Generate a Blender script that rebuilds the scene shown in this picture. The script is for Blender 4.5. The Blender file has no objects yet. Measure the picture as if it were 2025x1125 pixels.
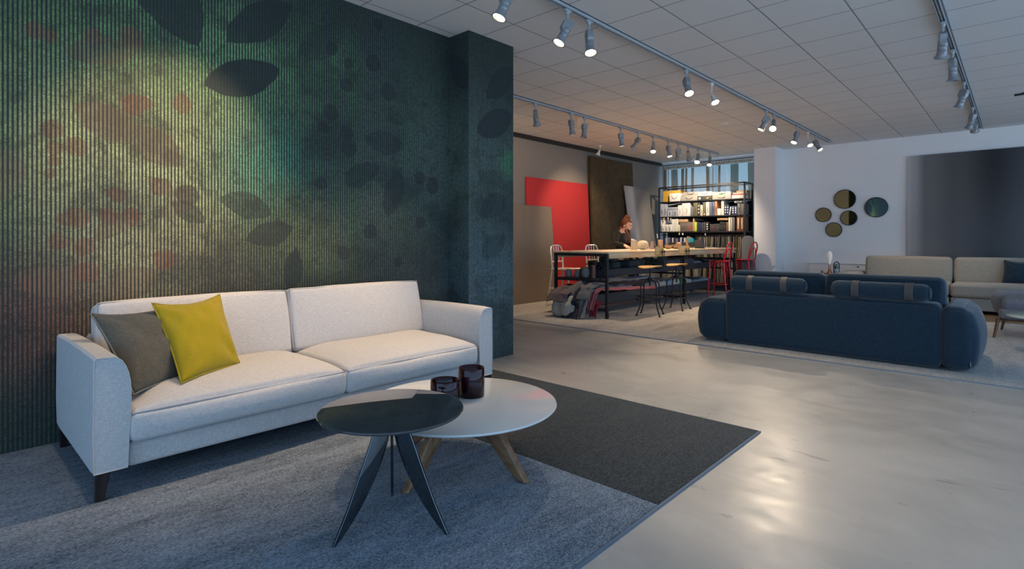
import bpy, bmesh, math, random
from mathutils import Vector, Matrix, Euler, noise
random.seed(7)
R = math.radians
C = bpy.context.scene.collection
SC = bpy.context.scene

# ------------------------------------------------------------------ camera, world, exposure
cam_d = bpy.data.cameras.new('camera'); cam = bpy.data.objects.new('camera', cam_d); C.objects.link(cam)
cam_d.sensor_width = 36.0; cam_d.lens = 1077.2 / 2025 * 36.0
cam_d.shift_y = -90.1 / 2025; cam_d.clip_start = 0.05; cam_d.clip_end = 200
cam.location = (0, 0, 1.216); cam.rotation_euler = (R(90), 0, R(42.943))
SC.camera = cam
SC.view_settings.view_transform = 'Standard'; SC.view_settings.look = 'None'
SC.view_settings.gamma = 1; SC.view_settings.use_curve_mapping = False
SC.view_settings.exposure = -0.30

world = bpy.data.worlds.new('world'); SC.world = world; world.use_nodes = True
bg = world.node_tree.nodes['Background']
bg.inputs[1].default_value = 3.4
_t = world.node_tree; _g = _t.nodes.new('ShaderNodeNewGeometry'); _sx = _t.nodes.new('ShaderNodeSeparateXYZ'); _mr = _t.nodes.new('ShaderNodeMapRange'); _mx = _t.nodes.new('ShaderNodeMix')
_mx.data_type = 'RGBA'; _t.links.new(_g.outputs['Incoming'], _sx.inputs[0]); _t.links.new(_sx.outputs[2], _mr.inputs[0])
_mr.inputs[1].default_value = -.06; _mr.inputs[2].default_value = .06           # incoming points back at the viewer: positive = looking down
_mx.inputs[6].default_value = (0.38, 0.63, 1.0, 1)          # overcast blue sky over the street
_mx.inputs[7].default_value = (0.66, 0.90, 1.25, 1)           # below the horizon: ground glow, brightened to light the ceiling from below
_t.links.new(_mr.outputs[0], _mx.inputs[0]); _t.links.new(_mx.outputs[2], bg.inputs[0])

def portal(name, loc, rot, sx, sy):
    l = bpy.data.lights.new(name, 'AREA'); l.shape = 'RECTANGLE'; l.size = sx; l.size_y = sy
    l.cycles.is_portal = True
    o = bpy.data.objects.new(name, l); C.objects.link(o); o.location = loc; o.rotation_euler = rot
portal('daylight_portal', (4.98, 4.5, 1.6), (0, R(90), 0), 2.9, 15.0)      # right-hand shop windows, facing -X
portal('daylight_portal', (0.2, -3.98, 1.6), (R(90), 0, 0), 9.0, 2.9)   # shopfront behind the viewer, facing +Y
portal('daylight_portal', (-5.75, 13.62, 2.0), (R(-90), 0, 0), 2.6, 2.4)  # curtained window, facing -Y

SPOT_W = 120.0            # strength of every track lamp
WARM = (1.0, 0.70, 0.43)
NEUT = (1.0, 0.80, 0.58)

# ------------------------------------------------------------------ mesh helpers
class MB:
    def __init__(s): s.bm = bmesh.new()
    def _new(s, fn):
        n = len(s.bm.verts); fn(); s.bm.verts.ensure_lookup_table(); return s.bm.verts[n:]
    def box(s, c, d, rot=None, bev=0.0, seg=2):
        t = bmesh.new(); bmesh.ops.create_cube(t, size=1.0)
        bmesh.ops.scale(t, vec=d, verts=t.verts)
        if bev: bmesh.ops.bevel(t, geom=t.edges[:], offset=bev, segments=seg, affect='EDGES', profile=0.5)
        m = Matrix.Translation(c)
        if rot: m = m @ Euler(rot).to_matrix().to_4x4()
        t.transform(m); s.add(t); return s
    def add(s, t):
        me = bpy.data.meshes.new('tmp'); t.to_mesh(me); t.free(); s.bm.from_mesh(me); bpy.data.meshes.remove(me)
    def tube(s, pts, r, seg=8, closed=False, cap=True, flat=None):
        pts = [Vector(p) for p in pts]; n = len(pts); rings = []
        rr = r if isinstance(r, (list, tuple)) else [r] * n
        prev = None
        for i, p in enumerate(pts):
            if closed: t = (pts[(i+1) % n] - pts[i-1])
            else: t = pts[min(i+1, n-1)] - pts[max(i-1, 0)]
            t.normalize()
            if prev is None:
                a = Vector((0, 0, 1)) if abs(t.z) < .9 else Vector((1, 0, 0))
                u = t.cross(a).normalized()
            else: u = (prev - t * prev.dot(t)).normalized()
            prev = u; v = t.cross(u)
            fu, fv = (flat if flat else (1, 1))
            rings.append([s.bm.verts.new(p + (u*math.cos(2*math.pi*k/seg)*fu + v*math.sin(2*math.pi*k/seg)*fv)*rr[i]) for k in range(seg)])
        m = n if closed else n-1
        for i in range(m):
            a, b = rings[i], rings[(i+1) % n]
            for k in range(seg): s.bm.faces.new((a[k], a[(k+1) % seg], b[(k+1) % seg], b[k]))
        if cap and not closed:
            s.bm.faces.new(rings[0][::-1]); s.bm.faces.new(rings[-1])
        return s
    def lathe(s, prof, c=(0, 0, 0), seg=32, m=None):
        c = Vector(c); rings = []; M = m or Matrix.Identity(4)
        for (r, z) in prof:
            if r < 1e-6: rings.append([s.bm.verts.new(M @ (c + Vector((0, 0, z))))])
            else: rings.append([s.bm.verts.new(M @ (c + Vector((r*math.cos(2*math.pi*k/seg), r*math.sin(2*math.pi*k/seg), z)))) for k in range(seg)])
        for a, b in zip(rings, rings[1:]):
            for k in range(seg):
                k2 = (k+1) % seg
                if len(a) == 1 and len(b) == 1: continue
                if len(a) == 1: s.bm.faces.new((a[0], b[k2], b[k]))
                elif len(b) == 1: s.bm.faces.new((a[k], a[k2], b[0]))
                else: s.bm.faces.new((a[k], a[k2], b[k2], b[k]))
        return s
    def prism(s, pts, z0, z1, axis='z'):
        """closed outline extruded between z0 and z1 along an axis"""
        def P(p, h): return {'z': (p[0], p[1], h), 'x': (h, p[0], p[1]), 'y': (p[0], h, p[1])}[axis]
        a = [s.bm.verts.new(P(p, z0)) for p in pts]; b = [s.bm.verts.new(P(p, z1)) for p in pts]; n = len(pts)
        s.bm.faces.new(a); s.bm.faces.new(b[::-1])
        for k in range(n): s.bm.faces.new((a[k], b[k], b[(k+1) % n], a[(k+1) % n]))
        return s
    def soft(s, size, r, fn=None, n=10, q=4):
        """rounded box on a dense grid; fn(p, u, v, w) may move every point"""
        hx, hy, hz = size[0]/2, size[1]/2, size[2]/2
        def ax(h):
            rr = min(r, h*.999); a = [h - rr + rr*math.tan(R(45)*k/q) for k in range(1, q+1)]
            mid = [-(h-rr) + 2*(h-rr)*k/n for k in range(n+1)]
            return [-x for x in a[::-1]] + mid + a
        A = [ax(hx), ax(hy), ax(hz)]; H = (hx, hy, hz); vm = {}
        def V(i, j, k):
            key = (i, j, k)
            if key in vm: return vm[key]
            p = Vector((A[0][i], A[1][j], A[2][k])); rr = [min(r, h*.999) for h in H]
            inn = Vector([max(-(H[a]-rr[a]), min(H[a]-rr[a], p[a])) for a in range(3)])
            d = p - inn
            if d.length > 1e-9:
                d.normalize(); p2 = inn + Vector([d[a]*rr[a] for a in range(3)])
            else: p2 = p
            u, v, w = p.x/hx, p.y/hy, p.z/hz
            if fn: p2 = Vector(fn(p2, u, v, w))
            vm[key] = s.bm.verts.new(p2); return vm[key]
        L = len(A[0])-1; Mx = len(A[1])-1; N = len(A[2])-1
        for i in range(L):
            for j in range(Mx):
                s.bm.faces.new((V(i, j, 0), V(i, j+1, 0), V(i+1, j+1, 0), V(i+1, j, 0)))
                s.bm.faces.new((V(i, j, N), V(i+1, j, N), V(i+1, j+1, N), V(i, j+1, N)))
        for i in range(L):
            for k in range(N):
                s.bm.faces.new((V(i, 0, k), V(i+1, 0, k), V(i+1, 0, k+1), V(i, 0, k+1)))
                s.bm.faces.new((V(i, Mx, k), V(i, Mx, k+1), V(i+1, Mx, k+1), V(i+1, Mx, k)))
        for j in range(Mx):
            for k in range(N):
                s.bm.faces.new((V(0, j, k), V(0, j, k+1), V(0, j+1, k+1), V(0, j+1, k)))
                s.bm.faces.new((V(L, j, k), V(L, j+1, k), V(L, j+1, k+1), V(L, j, k+1)))
        return s
    def sheet(s, rows, thick=0.0):
        """grid of points -> surface (with thickness along its normal)"""
        g = [[s.bm.verts.new(p) for p in row] for row in rows]
        fs = []
        for a, b in zip(g, g[1:]):
            for k in range(len(a)-1): fs.append(s.bm.faces.new((a[k], a[k+1], b[k+1], b[k])))
        if thick: 
            bmesh.ops.recalc_face_normals(s.bm, faces=fs)
            bmesh.ops.solidify(s.bm, geom=fs, thickness=thick)
        return s
    def move(s, loc=(0, 0, 0), rot=(0, 0, 0)):
        s.bm.transform(Matrix.Translation(loc) @ Euler(rot).to_matrix().to_4x4()); return s
    def xf(s, m): s.bm.transform(m); return s
    def mesh(s, name, mat, smooth=40):
        bmesh.ops.recalc_face_normals(s.bm, faces=s.bm.faces[:])
        me = bpy.data.meshes.new(name); s.bm.to_mesh(me); s.bm.free()
        if mat is not None:
            for m in (mat if isinstance(mat, (list, tuple)) else [mat]): me.materials.append(m)
        if smooth:
            me.shade_smooth(); me.set_sharp_from_angle(angle=R(smooth))
        return me
    def build(s, name, mat, parent=None, loc=None, rot=None, smooth=40):
        o = bpy.data.objects.new(name, s.mesh(name, mat, smooth)); C.objects.link(o)
        if parent: o.parent = parent
        if loc: o.location = loc
        if rot: o.rotation_euler = rot
        return o

def tag(o, label, cat, group=None, kind=None):
    o['label'] = label; o['category'] = cat
    if group: o['group'] = group
    if kind: o['kind'] = kind
    return o
def thing(name, label, cat, loc=(0, 0, 0), rz=0, group=None):
    o = bpy.data.objects.new(name, None); C.objects.link(o); o.empty_display_size = .1
    o.location = loc; o.rotation_euler = (0, 0, rz); return tag(o, label, cat, group)
def struct(name, mb, mat, parent=None, smooth=0):
    o = mb.build(name, mat, parent, smooth=smooth)
    if not parent: o['kind'] = 'structure'
    return o
def copy_tree(o, parent=None):
    c = o.copy(); C.objects.link(c)
    if parent: c.parent = parent
    for ch in list(o.children): copy_tree(ch, c)
    return c

# ------------------------------------------------------------------ material helpers
class NT:
    def __init__(s, name):
        s.m = bpy.data.materials.new(name); s.m.use_nodes = True; s.t = s.m.node_tree
        s.b = s.t.nodes['Principled BSDF']; s.out = s.t.nodes['Material Output']
    def n(s, kind, **kw):
        nd = s.t.nodes.new(kind)
        for k, v in kw.items(): setattr(nd, k, v)
        return nd
    def put(s, sock, v):
        if isinstance(v, bpy.types.NodeSocket): s.t.links.new(v, sock)
        elif isinstance(v, (tuple, list)):
            v = tuple(v)
            if sock.type == 'RGBA' and len(v) == 3: v = v + (1,)
            sock.default_value = v
        else: sock.default_value = v
    def math(s, op, a, b=None, c=None, clamp=False):
        nd = s.n('ShaderNodeMath', operation=op); nd.use_clamp = clamp
        for i, v in enumerate((a, b, c)):
            if v is not None: s.put(nd.inputs[i], v)
        return nd.outputs[0]
    def vmath(s, op, a, b=None):
        nd = s.n('ShaderNodeVectorMath', operation=op); s.put(nd.inputs[0], a)
        if b is not None: s.put(nd.inputs[1], b)
        return nd.outputs['Value'] if op in ('DISTANCE', 'LENGTH', 'DOT_PRODUCT') else nd.outputs[0]
    def ramp(s, v, a, b, c=0.0, d=1.0, smooth=True):
        nd = s.n('ShaderNodeMapRange', interpolation_type='SMOOTHSTEP' if smooth else 'LINEAR')
        for i, x in enumerate((v, a, b, c, d)): s.put(nd.inputs[i], x)
        return nd.outputs[0]
    def mix(s, f, a, b, mode='MIX'):
        nd = s.n('ShaderNodeMix', data_type='RGBA', blend_type=mode)
        s.put(nd.inputs[0], f); s.put(nd.inputs[6], a); s.put(nd.inputs[7], b)
        return nd.outputs[2]
    def noise(s, vec, scale, detail=2.0, rough=.5, out='Fac', dist=0.0):
        nd = s.n('ShaderNodeTexNoise'); s.put(nd.inputs['Vector'], vec); nd.inputs['Scale'].default_value = scale
        nd.inputs['Detail'].default_value = detail; nd.inputs['Roughness'].default_value = rough
        nd.inputs['Distortion'].default_value = dist
        return nd.outputs[out]
    def scalev(s, vec, sc):
        nd = s.n('ShaderNodeMapping'); s.put(nd.inputs['Vector'], vec); nd.inputs['Scale'].default_value = sc
        return nd.outputs[0]
    def obj(s): return s.n('ShaderNodeTexCoord').outputs['Object']
    def pos(s): return s.n('ShaderNodeNewGeometry').outputs['Position']
    def sep(s, v):
        nd = s.n('ShaderNodeSeparateXYZ'); s.put(nd.inputs[0], v); return nd.outputs
    def comb(s, x, y, z=0.0):
        nd = s.n('ShaderNodeCombineXYZ')
        for i, v in enumerate((x, y, z)): s.put(nd.inputs[i], v)
        return nd.outputs[0]
    def bump(s, h, strength, dist=.002):
        nd = s.n('ShaderNodeBump'); nd.inputs['Strength'].default_value = strength; nd.inputs['Distance'].default_value = dist
        s.put(nd.inputs['Height'], h); s.put(s.b.inputs['Normal'], nd.outputs[0])
    def set(s, **kw):
        names = {'col': 'Base Color', 'rough': 'Roughness', 'metal': 'Metallic', 'spec': 'Specular IOR Level', 'coat': 'Coat Weight',
                 'sheen': 'Sheen Weight', 'emit': 'Emission Color', 'estr': 'Emission Strength', 'trans': 'Transmission Weight', 'coatr': 'Coat Roughness', 'ior': 'IOR'}
        for k, v in kw.items(): s.put(s.b.inputs[names[k]], v)
        return s

def plain(name, col, rough=.5, metal=0.0, var=.08, scale=12, **kw):
    """paint, metal, plastic: one colour with a slight tonal variation"""
    t = NT(name); o = t.obj(); f = t.noise(o, scale, 3)
    dk = tuple(c*(1-var) for c in col); lt = tuple(min(1, c*(1+var)) for c in col)
    t.set(col=t.mix(f, dk, lt), rough=rough, metal=metal, **kw); return t.m
def fabric(name, dark, light, thread=420, bump=.5, rough=.9, spec=.15, blotch=0.0, slub=1.0, sheen=.15):
    """woven cloth: crossing slubby threads"""
    t = NT(name); o = t.obj()
    g = thread*.9; h = thread*.055
    a = t.noise(t.scalev(o, (h, g, g)), 1, 2, .6)
    b = t.noise(t.scalev(o, (g, h, g)), 1, 2, .6)
    d = t.noise(t.scalev(o, (g, g, h)), 1, 2, .6)
    f = t.math('ADD', t.math('ADD', a, b), d)
    f = t.ramp(f, 1.5-.34*slub, 1.5+.34*slub, smooth=False)
    if blotch:
        f = t.math('ADD', f, t.math('MULTIPLY', t.math('SUBTRACT', t.noise(o, 5, 3), .5), blotch), clamp=True)
    t.set(col=t.mix(f, dark, light), rough=rough, spec=spec, sheen=sheen)
    t.bump(f, bump, .0015); return t.m
def wood(name, dark, light, scale=1.0, rough=.45, axis=2):
    t = NT(name); o = t.obj(); sc = [14*scale]*3; sc[axis] = 1.1*scale
    v = t.scalev(o, sc); f = t.noise(v, 1.6, 4, .6, dist=.6)
    g = t.noise(t.scalev(o, [c*8 for c in sc]), 1, 2, .5)
    f = t.math('ADD', t.ramp(f, .32, .68), t.math('MULTIPLY', t.math('SUBTRACT', g, .5), .5), clamp=True)
    t.set(col=t.mix(f, dark, light), rough=rough); t.bump(f, .15, .001); return t.m

M = {}
M['steel_black'] = plain('black_steel', (.018, .019, .022), .42, .3)
M['steel_dark'] = plain('dark_tray_steel', (.055, .060, .072), .5, .2)
M['track_grey'] = plain('grey_track_paint', (.36, .40, .43), .4)
M['lamp_grey'] = plain('grey_lamp_paint', (.27, .29, .31), .38, .25)
M['lamp_white'] = plain('white_lamp_paint', (.72, .72, .70), .4)
M['white_paint'] = plain('white_wall_paint', (.86, .86, .85), .75, var=.02, scale=3)
M['white_gloss'] = plain('white_lacquer', (.70, .70, .69), .05, var=.01, ior=1.6)
M['rubber'] = plain('black_foot', (.012, .012, .014), .5)
M['red_gloss'] = plain('red_lacquer', (.62, .012, .025), .22, var=.05, coat=.3)
M['alu'] = plain('brushed_aluminium', (.74, .74, .72), .32, .75, var=.06, scale=30)
M['oak'] = wood('oak', (.15, .072, .030), (.26, .138, .062), 1.4, .4, 0)
M['oak_pale'] = wood('pale_oak_beam', (.50, .36, .20), (.72, .56, .36), .9, .5, 1)
M['ply'] = wood('honey_plywood', (.50, .27, .075), (.72, .43, .14), 1.3, .35, 1)
M['walnut'] = wood('walnut', (.10, .045, .02), (.20, .10, .045), 1.4, .4, 2)
M['dark_leg'] = wood('dark_stained_leg', (.010, .008, .008), (.03, .022, .02), 2, .3, 2)
M['leather_strap'] = plain('grey_leather', (.075, .068, .064), .6, var=.25, scale=60)
M['black_glass'] = plain('smoked_glass', (.008, .010, .012), .04, var=.01, coat=.6)
M['dark_top'] = plain('black_lacquered_glass', (.042, .048, .054), .03, var=.01, ior=1.7)
M['linen'] = fabric('light_grey_linen', (.36, .35, .345), (.68, .665, .645), 700, .35, slub=1.05)
M['linen_pipe'] = plain('grey_piping', (.27, .29, .32), .8)
M['yellow_cloth'] = fabric('mustard_cloth', (.27, .195, .004), (.43, .325, .014), 520, .4, slub=1.3)
M['green_cloth'] = fabric('dark_olive_cloth', (.042, .040, .032), (.15, .14, .11), 460, .6)
M['seam_light'] = plain('grey_seam', (.17, .17, .155), .8)
M['navy_cloth'] = fabric('petrol_blue_cloth', (.006, .015, .026), (.030, .060, .090), 430, .5, slub=1.4, sheen=.3)
M['navy_pipe'] = plain('petrol_seam', (.008, .016, .028), .85)
M['sand_cloth'] = fabric('grey_beige_cloth', (.25, .235, .20), (.43, .405, .345), 320, .4)
M['shell_cloth'] = fabric('grey_shell_cloth', (.10, .11, .13), (.20, .215, .235), 360, .4)
M['rib_cloth'] = None

# ------------------------------------------------------------------ setting: materials
CH = 3.235            # ceiling height
def mural():
    t = NT('striped_leaf_mural'); s_ = t.sep(t.pos())
    s = t.math('ADD', s_[1], t.math('ADD', s_[0], 4.18)); z = s_[2]
    P = t.comb(s, z)
    Pn = t.vmath('ADD', P, t.scalev(t.vmath('SUBTRACT', t.noise(P, 7, 2, out='Color'), (.5, .5, .5)), (.05, .05, 0)))
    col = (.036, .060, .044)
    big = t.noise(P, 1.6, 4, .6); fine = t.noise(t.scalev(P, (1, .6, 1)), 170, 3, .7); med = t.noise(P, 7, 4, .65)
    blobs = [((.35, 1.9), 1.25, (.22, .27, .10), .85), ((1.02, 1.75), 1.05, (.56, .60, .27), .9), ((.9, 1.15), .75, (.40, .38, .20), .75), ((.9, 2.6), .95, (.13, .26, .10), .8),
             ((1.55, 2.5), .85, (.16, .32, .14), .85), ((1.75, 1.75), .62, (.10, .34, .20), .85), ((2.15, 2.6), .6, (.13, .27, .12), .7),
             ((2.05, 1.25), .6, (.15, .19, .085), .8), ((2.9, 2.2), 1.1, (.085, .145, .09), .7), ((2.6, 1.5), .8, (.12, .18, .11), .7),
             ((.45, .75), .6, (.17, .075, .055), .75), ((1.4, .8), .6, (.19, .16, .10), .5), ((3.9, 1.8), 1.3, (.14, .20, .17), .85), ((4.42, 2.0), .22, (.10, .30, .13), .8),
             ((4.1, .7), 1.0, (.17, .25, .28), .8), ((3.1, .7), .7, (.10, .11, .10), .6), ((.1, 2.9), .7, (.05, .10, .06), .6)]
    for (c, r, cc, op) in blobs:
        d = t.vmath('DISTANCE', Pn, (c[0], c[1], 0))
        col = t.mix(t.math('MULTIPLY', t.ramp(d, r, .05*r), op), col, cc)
    # loose dark blotches of foliage in the print
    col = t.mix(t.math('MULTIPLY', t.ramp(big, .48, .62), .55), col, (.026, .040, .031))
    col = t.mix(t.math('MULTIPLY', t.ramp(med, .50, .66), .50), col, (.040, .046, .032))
    # grain of the print
    gv = t.math('MULTIPLY', t.ramp(fine, .34, .66, .55, 1.45), t.ramp(t.noise(P, 34, 3, .6), .35, .65, .75, 1.15))
    col = t.mix(1.0, col, t.comb(gv, gv, gv), 'MULTIPLY')
    BR = [(0.43,2.427),(0.486,2.413),(0.509,1.866),(0.514,1.753),(0.615,1.774),(0.505,1.671),(0.556,1.329),(0.62,1.346),(0.532,1.208),(0.652,1.171),(0.778,1.351),(0.903,1.361),(0.822,1.496),(1.061,1.561),(1.082,1.082),(1.187,2.139),(0.903,2.077),(0.967,2.099),(0.892,2.517),(0.701,2.465),(0.664,1.007),(0.408,0.96),(0.498,1.596)]
    RD = [.055,.05,.055,.048,.062,.04,.04,.065,.05,.06,.055,.06,.05,.07,.07,.06,.07,.05,.07,.05,.07,.05,.03]
    acc = None
    for (b, r) in zip(BR, RD):
        v = t.ramp(t.vmath('DISTANCE', Pn, (b[0], b[1], 0)), r*1.02, r*.9)
        acc = v if acc is None else t.math('MAXIMUM', acc, v)
    col = t.mix(t.math('MULTIPLY', acc, .52), col, (.25, .085, .05))
    DK = [(2.451,2.713),(2.428,2.523),(2.69,2.769),(2.288,2.801),(2.288,2.267),(2.221,2.131),(2.428,2.119),(2.451,1.993),(2.199,1.673),(1.218,1.519),(2.742,3.12),(3.201,1.796),(3.353,1.73),(3.201,1.372),(2.66,1.28),(2.95,1.0),(2.40,1.10),(2.85,2.55)]
    acc = None
    for i, b in enumerate(DK):
        r = .05 + .028*((i*7) % 5)/4
        v = t.ramp(t.vmath('DISTANCE', Pn, (b[0], b[1], 0)), r*1.05, r*.9)
        acc = v if acc is None else t.math('MAXIMUM', acc, v)
    col = t.mix(t.math('MULTIPLY', acc, .6), col, (.022, .022, .024))
    def leaf(A, B, w):
        A, B = Vector(A), Vector(B); L = (B-A).length; w = w*L/2
        Rr = (L*L/4 + w*w)/(2*w); n = Vector((-(B-A).y, (B-A).x)).normalized(); m = (A+B)/2
        c1 = m + n*(Rr-w); c2 = m - n*(Rr-w)
        d = t.math('MAXIMUM', t.vmath('DISTANCE', Pn, (c1.x, c1.y, 0)), t.vmath('DISTANCE', Pn, (c2.x, c2.y, 0)))
        return t.ramp(d, Rr+.004, Rr-.006)
    LV = [((0.86,3.24),(1.285,2.56),0.50,0.85),((1.465,2.64),(1.953,3.06),0.40,0.85),((1.325,2.29),(1.857,2.522),0.46,0.92),
          ((3.60,3.05),(3.84,2.66),0.5,.85),((4.10,2.62),(4.50,3.02),0.42,.8),((3.96,2.26),(4.48,2.52),0.48,.8),
          ((2.404,1.697),(2.752,1.859),0.5,.55),((2.598,2.086),(3.026,2.073),0.5,.5),((1.602,1.206),(1.96,1.305),0.5,.65),((1.431,1.52),(1.80,1.41),0.5,.6),
          ((1.945,0.79),(1.986,1.15),0.42,.75),((1.126,1.463),(1.33,1.34),0.55,.6),((4.0,1.46),(4.40,1.64),0.55,.45),((4.03,1.05),(4.38,1.24),0.55,.4),((2.832,1.40),(2.99,1.88),0.4,.5),((2.0,2.64),(2.42,3.02),0.4,.35)]
    acc = None
    for (a, b, w, o) in LV:
        v = t.math('MULTIPLY', leaf(a, b, w), o)
        acc = v if acc is None else t.math('MAXIMUM', acc, v)
    col = t.mix(acc, col, (.020, .030, .030))
    LR = [((0.60,2.03),(0.96,1.86),0.55,.6),((0.90,1.93),(1.18,1.72),0.62,.6),((0.56,2.34),(0.94,2.45),0.45,.5),((0.70,1.20),(0.88,1.37),0.5,.5),((1.08,1.34),(1.24,1.60),0.5,.4),((-.10,1.50),(0.40,1.62),0.7,.5),((.75,.86),(1.05,1.0),.6,.5),((.35,1.02),(.62,.90),.6,.5)]
    acc = None
    for (a, b, w, o) in LR:
        v = t.math('MULTIPLY', leaf(a, b, w), o)
        acc = v if acc is None else t.math('MAXIMUM', acc, v)
    col = t.mix(acc, col, (.22, .15, .085))
    # stems: thin lines between points
    def stem(pts, w):
        out = None
        for (a, b) in zip(pts, pts[1:]):
            a = Vector(a + (0,)); b = Vector(b + (0,)); d = b-a; L2 = d.dot(d)
            tt = t.math('DIVIDE', t.vmath('DOT_PRODUCT', t.vmath('SUBTRACT', P, tuple(a)), tuple(d)), L2, clamp=True)
            sc = t.n('ShaderNodeVectorMath', operation='SCALE'); sc.inputs[0].default_value = tuple(d); t.put(sc.inputs['Scale'], tt)
            v = t.ramp(t.vmath('DISTANCE', t.vmath('SUBTRACT', P, tuple(a)), sc.outputs[0]), w, w*.5)
            out = v if out is None else t.math('MAXIMUM', out, v)
        return out
    st = t.math('MAXIMUM', stem([(1.29,2.56),(1.37,2.38),(1.34,2.05),(1.42,1.6),(1.30,1.0)], .010), stem([(1.46,2.61),(1.38,2.52),(1.36,2.3)], .012))
    st = t.math('MAXIMUM', st, stem([(4.05,2.62),(3.98,2.3),(4.02,1.6)], .012))
    col = t.mix(t.math('MULTIPLY', st, .40), col, (.03, .04, .035))
    # printed vertical ribs
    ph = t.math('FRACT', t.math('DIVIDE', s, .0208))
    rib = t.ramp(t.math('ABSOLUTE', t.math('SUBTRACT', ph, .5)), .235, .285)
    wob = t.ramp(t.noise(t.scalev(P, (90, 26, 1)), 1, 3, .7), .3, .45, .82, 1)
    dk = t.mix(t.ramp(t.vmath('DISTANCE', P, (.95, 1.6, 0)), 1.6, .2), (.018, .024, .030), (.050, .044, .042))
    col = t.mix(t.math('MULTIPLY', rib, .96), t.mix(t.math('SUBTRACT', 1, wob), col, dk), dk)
    t.set(col=col, rough=.72, spec=.25); t.bump(rib, .25, .002); return t.m

def concrete():
    t = NT('polished_concrete'); p = t.pos()
    a = t.noise(p, .55, 4, .6, dist=.4); b = t.noise(t.scalev(p, (1, 2.2, 1)), 1.7, 5, .65, dist=.8); c = t.noise(p, 22, 4, .6)
    col = t.mix(t.ramp(a, .36, .64), (.33, .32, .30), (.43, .415, .39))
    col = t.mix(t.math('MULTIPLY', t.ramp(b, .44, .62), .40), col, (.46, .445, .415))
    col = t.mix(t.math('MULTIPLY', t.ramp(c, .3, .7), .10), col, (.30, .295, .28))
    # scuffs: short streaky dark marks
    sc = t.noise(t.scalev(p, (2.6, 9, 1)), 1.0, 3, .55, dist=.5)
    col = t.mix(t.math('MULTIPLY', t.ramp(sc, .655, .75), .6), col, (.16, .155, .15))
    sw = t.noise(t.scalev(p, (1.2, 1.6, 1)), 2.2, 6, .68, dist=.7)
    r = t.ramp(sw, .3, .7, .27, .42)
    t.set(col=col, rough=r, spec=.5)
    t.bump(t.math('ADD', t.math('MULTIPLY', sw, .6), t.math('MULTIPLY', c, .25)), .07, .006); return t.m

def ceiling_mat():
    t = NT('ceiling_tiles'); p = t.sep(t.pos())
    def line(v, o):
        f = t.math('FRACT', t.math('DIVIDE', t.math('SUBTRACT', v, o), .6))
        d = t.math('SUBTRACT', .5, t.math('ABSOLUTE', t.math('SUBTRACT', f, .5)))
        return t.ramp(d, .006, .014, 1, 0), t.ramp(d, .014, .028, 1, 0)
    lx, wx = line(p[0], -2.281); ly, wy = line(p[1], 4.963)
    core = t.math('MAXIMUM', lx, ly); rim = t.math('MAXIMUM', wx, wy)
    base = t.mix(t.noise(t.pos(), 40, 3), (.70, .70, .695), (.76, .76, .755))
    # single tiles age differently
    ids = t.n('ShaderNodeTexWhiteNoise', noise_dimensions='2D')
    t.put(ids.inputs['Vector'], t.comb(t.math('FLOOR', t.math('DIVIDE', t.math('ADD', p[0], 2.281), .6)), t.math('FLOOR', t.math('DIVIDE', t.math('SUBTRACT', p[1], 4.963), .6))))
    base = t.mix(t.math('MULTIPLY', ids.outputs['Value'], .08), base, (.7, .7, .7))
    col = t.mix(t.math('MULTIPLY', rim, .25), base, (.90, .90, .90))
    col = t.mix(t.math('MULTIPLY', core, .8), col, (.16, .16, .16))
    t.set(col=col, rough=.85, spec=.2); t.bump(t.math('SUBTRACT', 1, core), .4, .004); return t.m

def rug_mat(name, dark, light, patch, sc=300, streak=False):
    t = NT(name); p = t.obj()
    a = t.noise(t.scalev(p, (1, .45, 1)), sc*.55, 4, .8); b = t.noise(t.scalev(p, (3.4, .9, 1)), 1.3, 6, .7, dist=.5)
    c = t.noise(t.scalev(p, (2.4, .7, 1)), 14, 5, .75)
    f = t.math('ADD', t.math('MULTIPLY', t.math('SUBTRACT', a, .5), 3.2), .45)
    f = t.math('ADD', f, t.math('MULTIPLY', t.math('SUBTRACT', b, .5), patch), clamp=True)
    f = t.math('ADD', f, t.math('MULTIPLY', t.math('SUBTRACT', c, .5), patch*.9), clamp=True)
    t.set(col=t.mix(f, dark, light), rough=.95, spec=.1, sheen=.1); t.bump(a, .9, .004); return t.m

M['mural'] = mural(); M['concrete'] = concrete(); M['ceiling'] = ceiling_mat()
M['rug_blue'] = rug_mat('grey_blue_rug', (.036, .052, .072), (.31, .37, .45), 1.1)
M['rug_dark'] = rug_mat('charcoal_rug', (.014, .015, .015), (.080, .083, .078), .4, 230)
M['rug_bind'] = plain('blue_grey_rug_binding', (.11, .15, .20), .8)
M['carpet'] = rug_mat('grey_patchwork_carpet', (.26, .25, .235), (.50, .485, .46), 1.5, 160)
M['boards'] = wood('wooden_floor_boards', (.16, .10, .05), (.32, .21, .115), .35, .4, 0)

def plaster_grey():
    t = NT('woven_grey_wallcovering'); p = t.pos()
    a = t.noise(t.scalev(p, (1, 1, 7)), 90, 3, .6); b = t.noise(t.scalev(p, (1, 9, 1)), 30, 3, .6)
    f = t.math('MULTIPLY', t.math('ADD', a, b), .5)
    t.set(col=t.mix(t.ramp(f, .35, .65), (.17, .155, .14), (.26, .24, .215)), rough=.85, spec=.2); t.bump(a, .2, .001); return t.m
M['grey_wall'] = plaster_grey()

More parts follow.
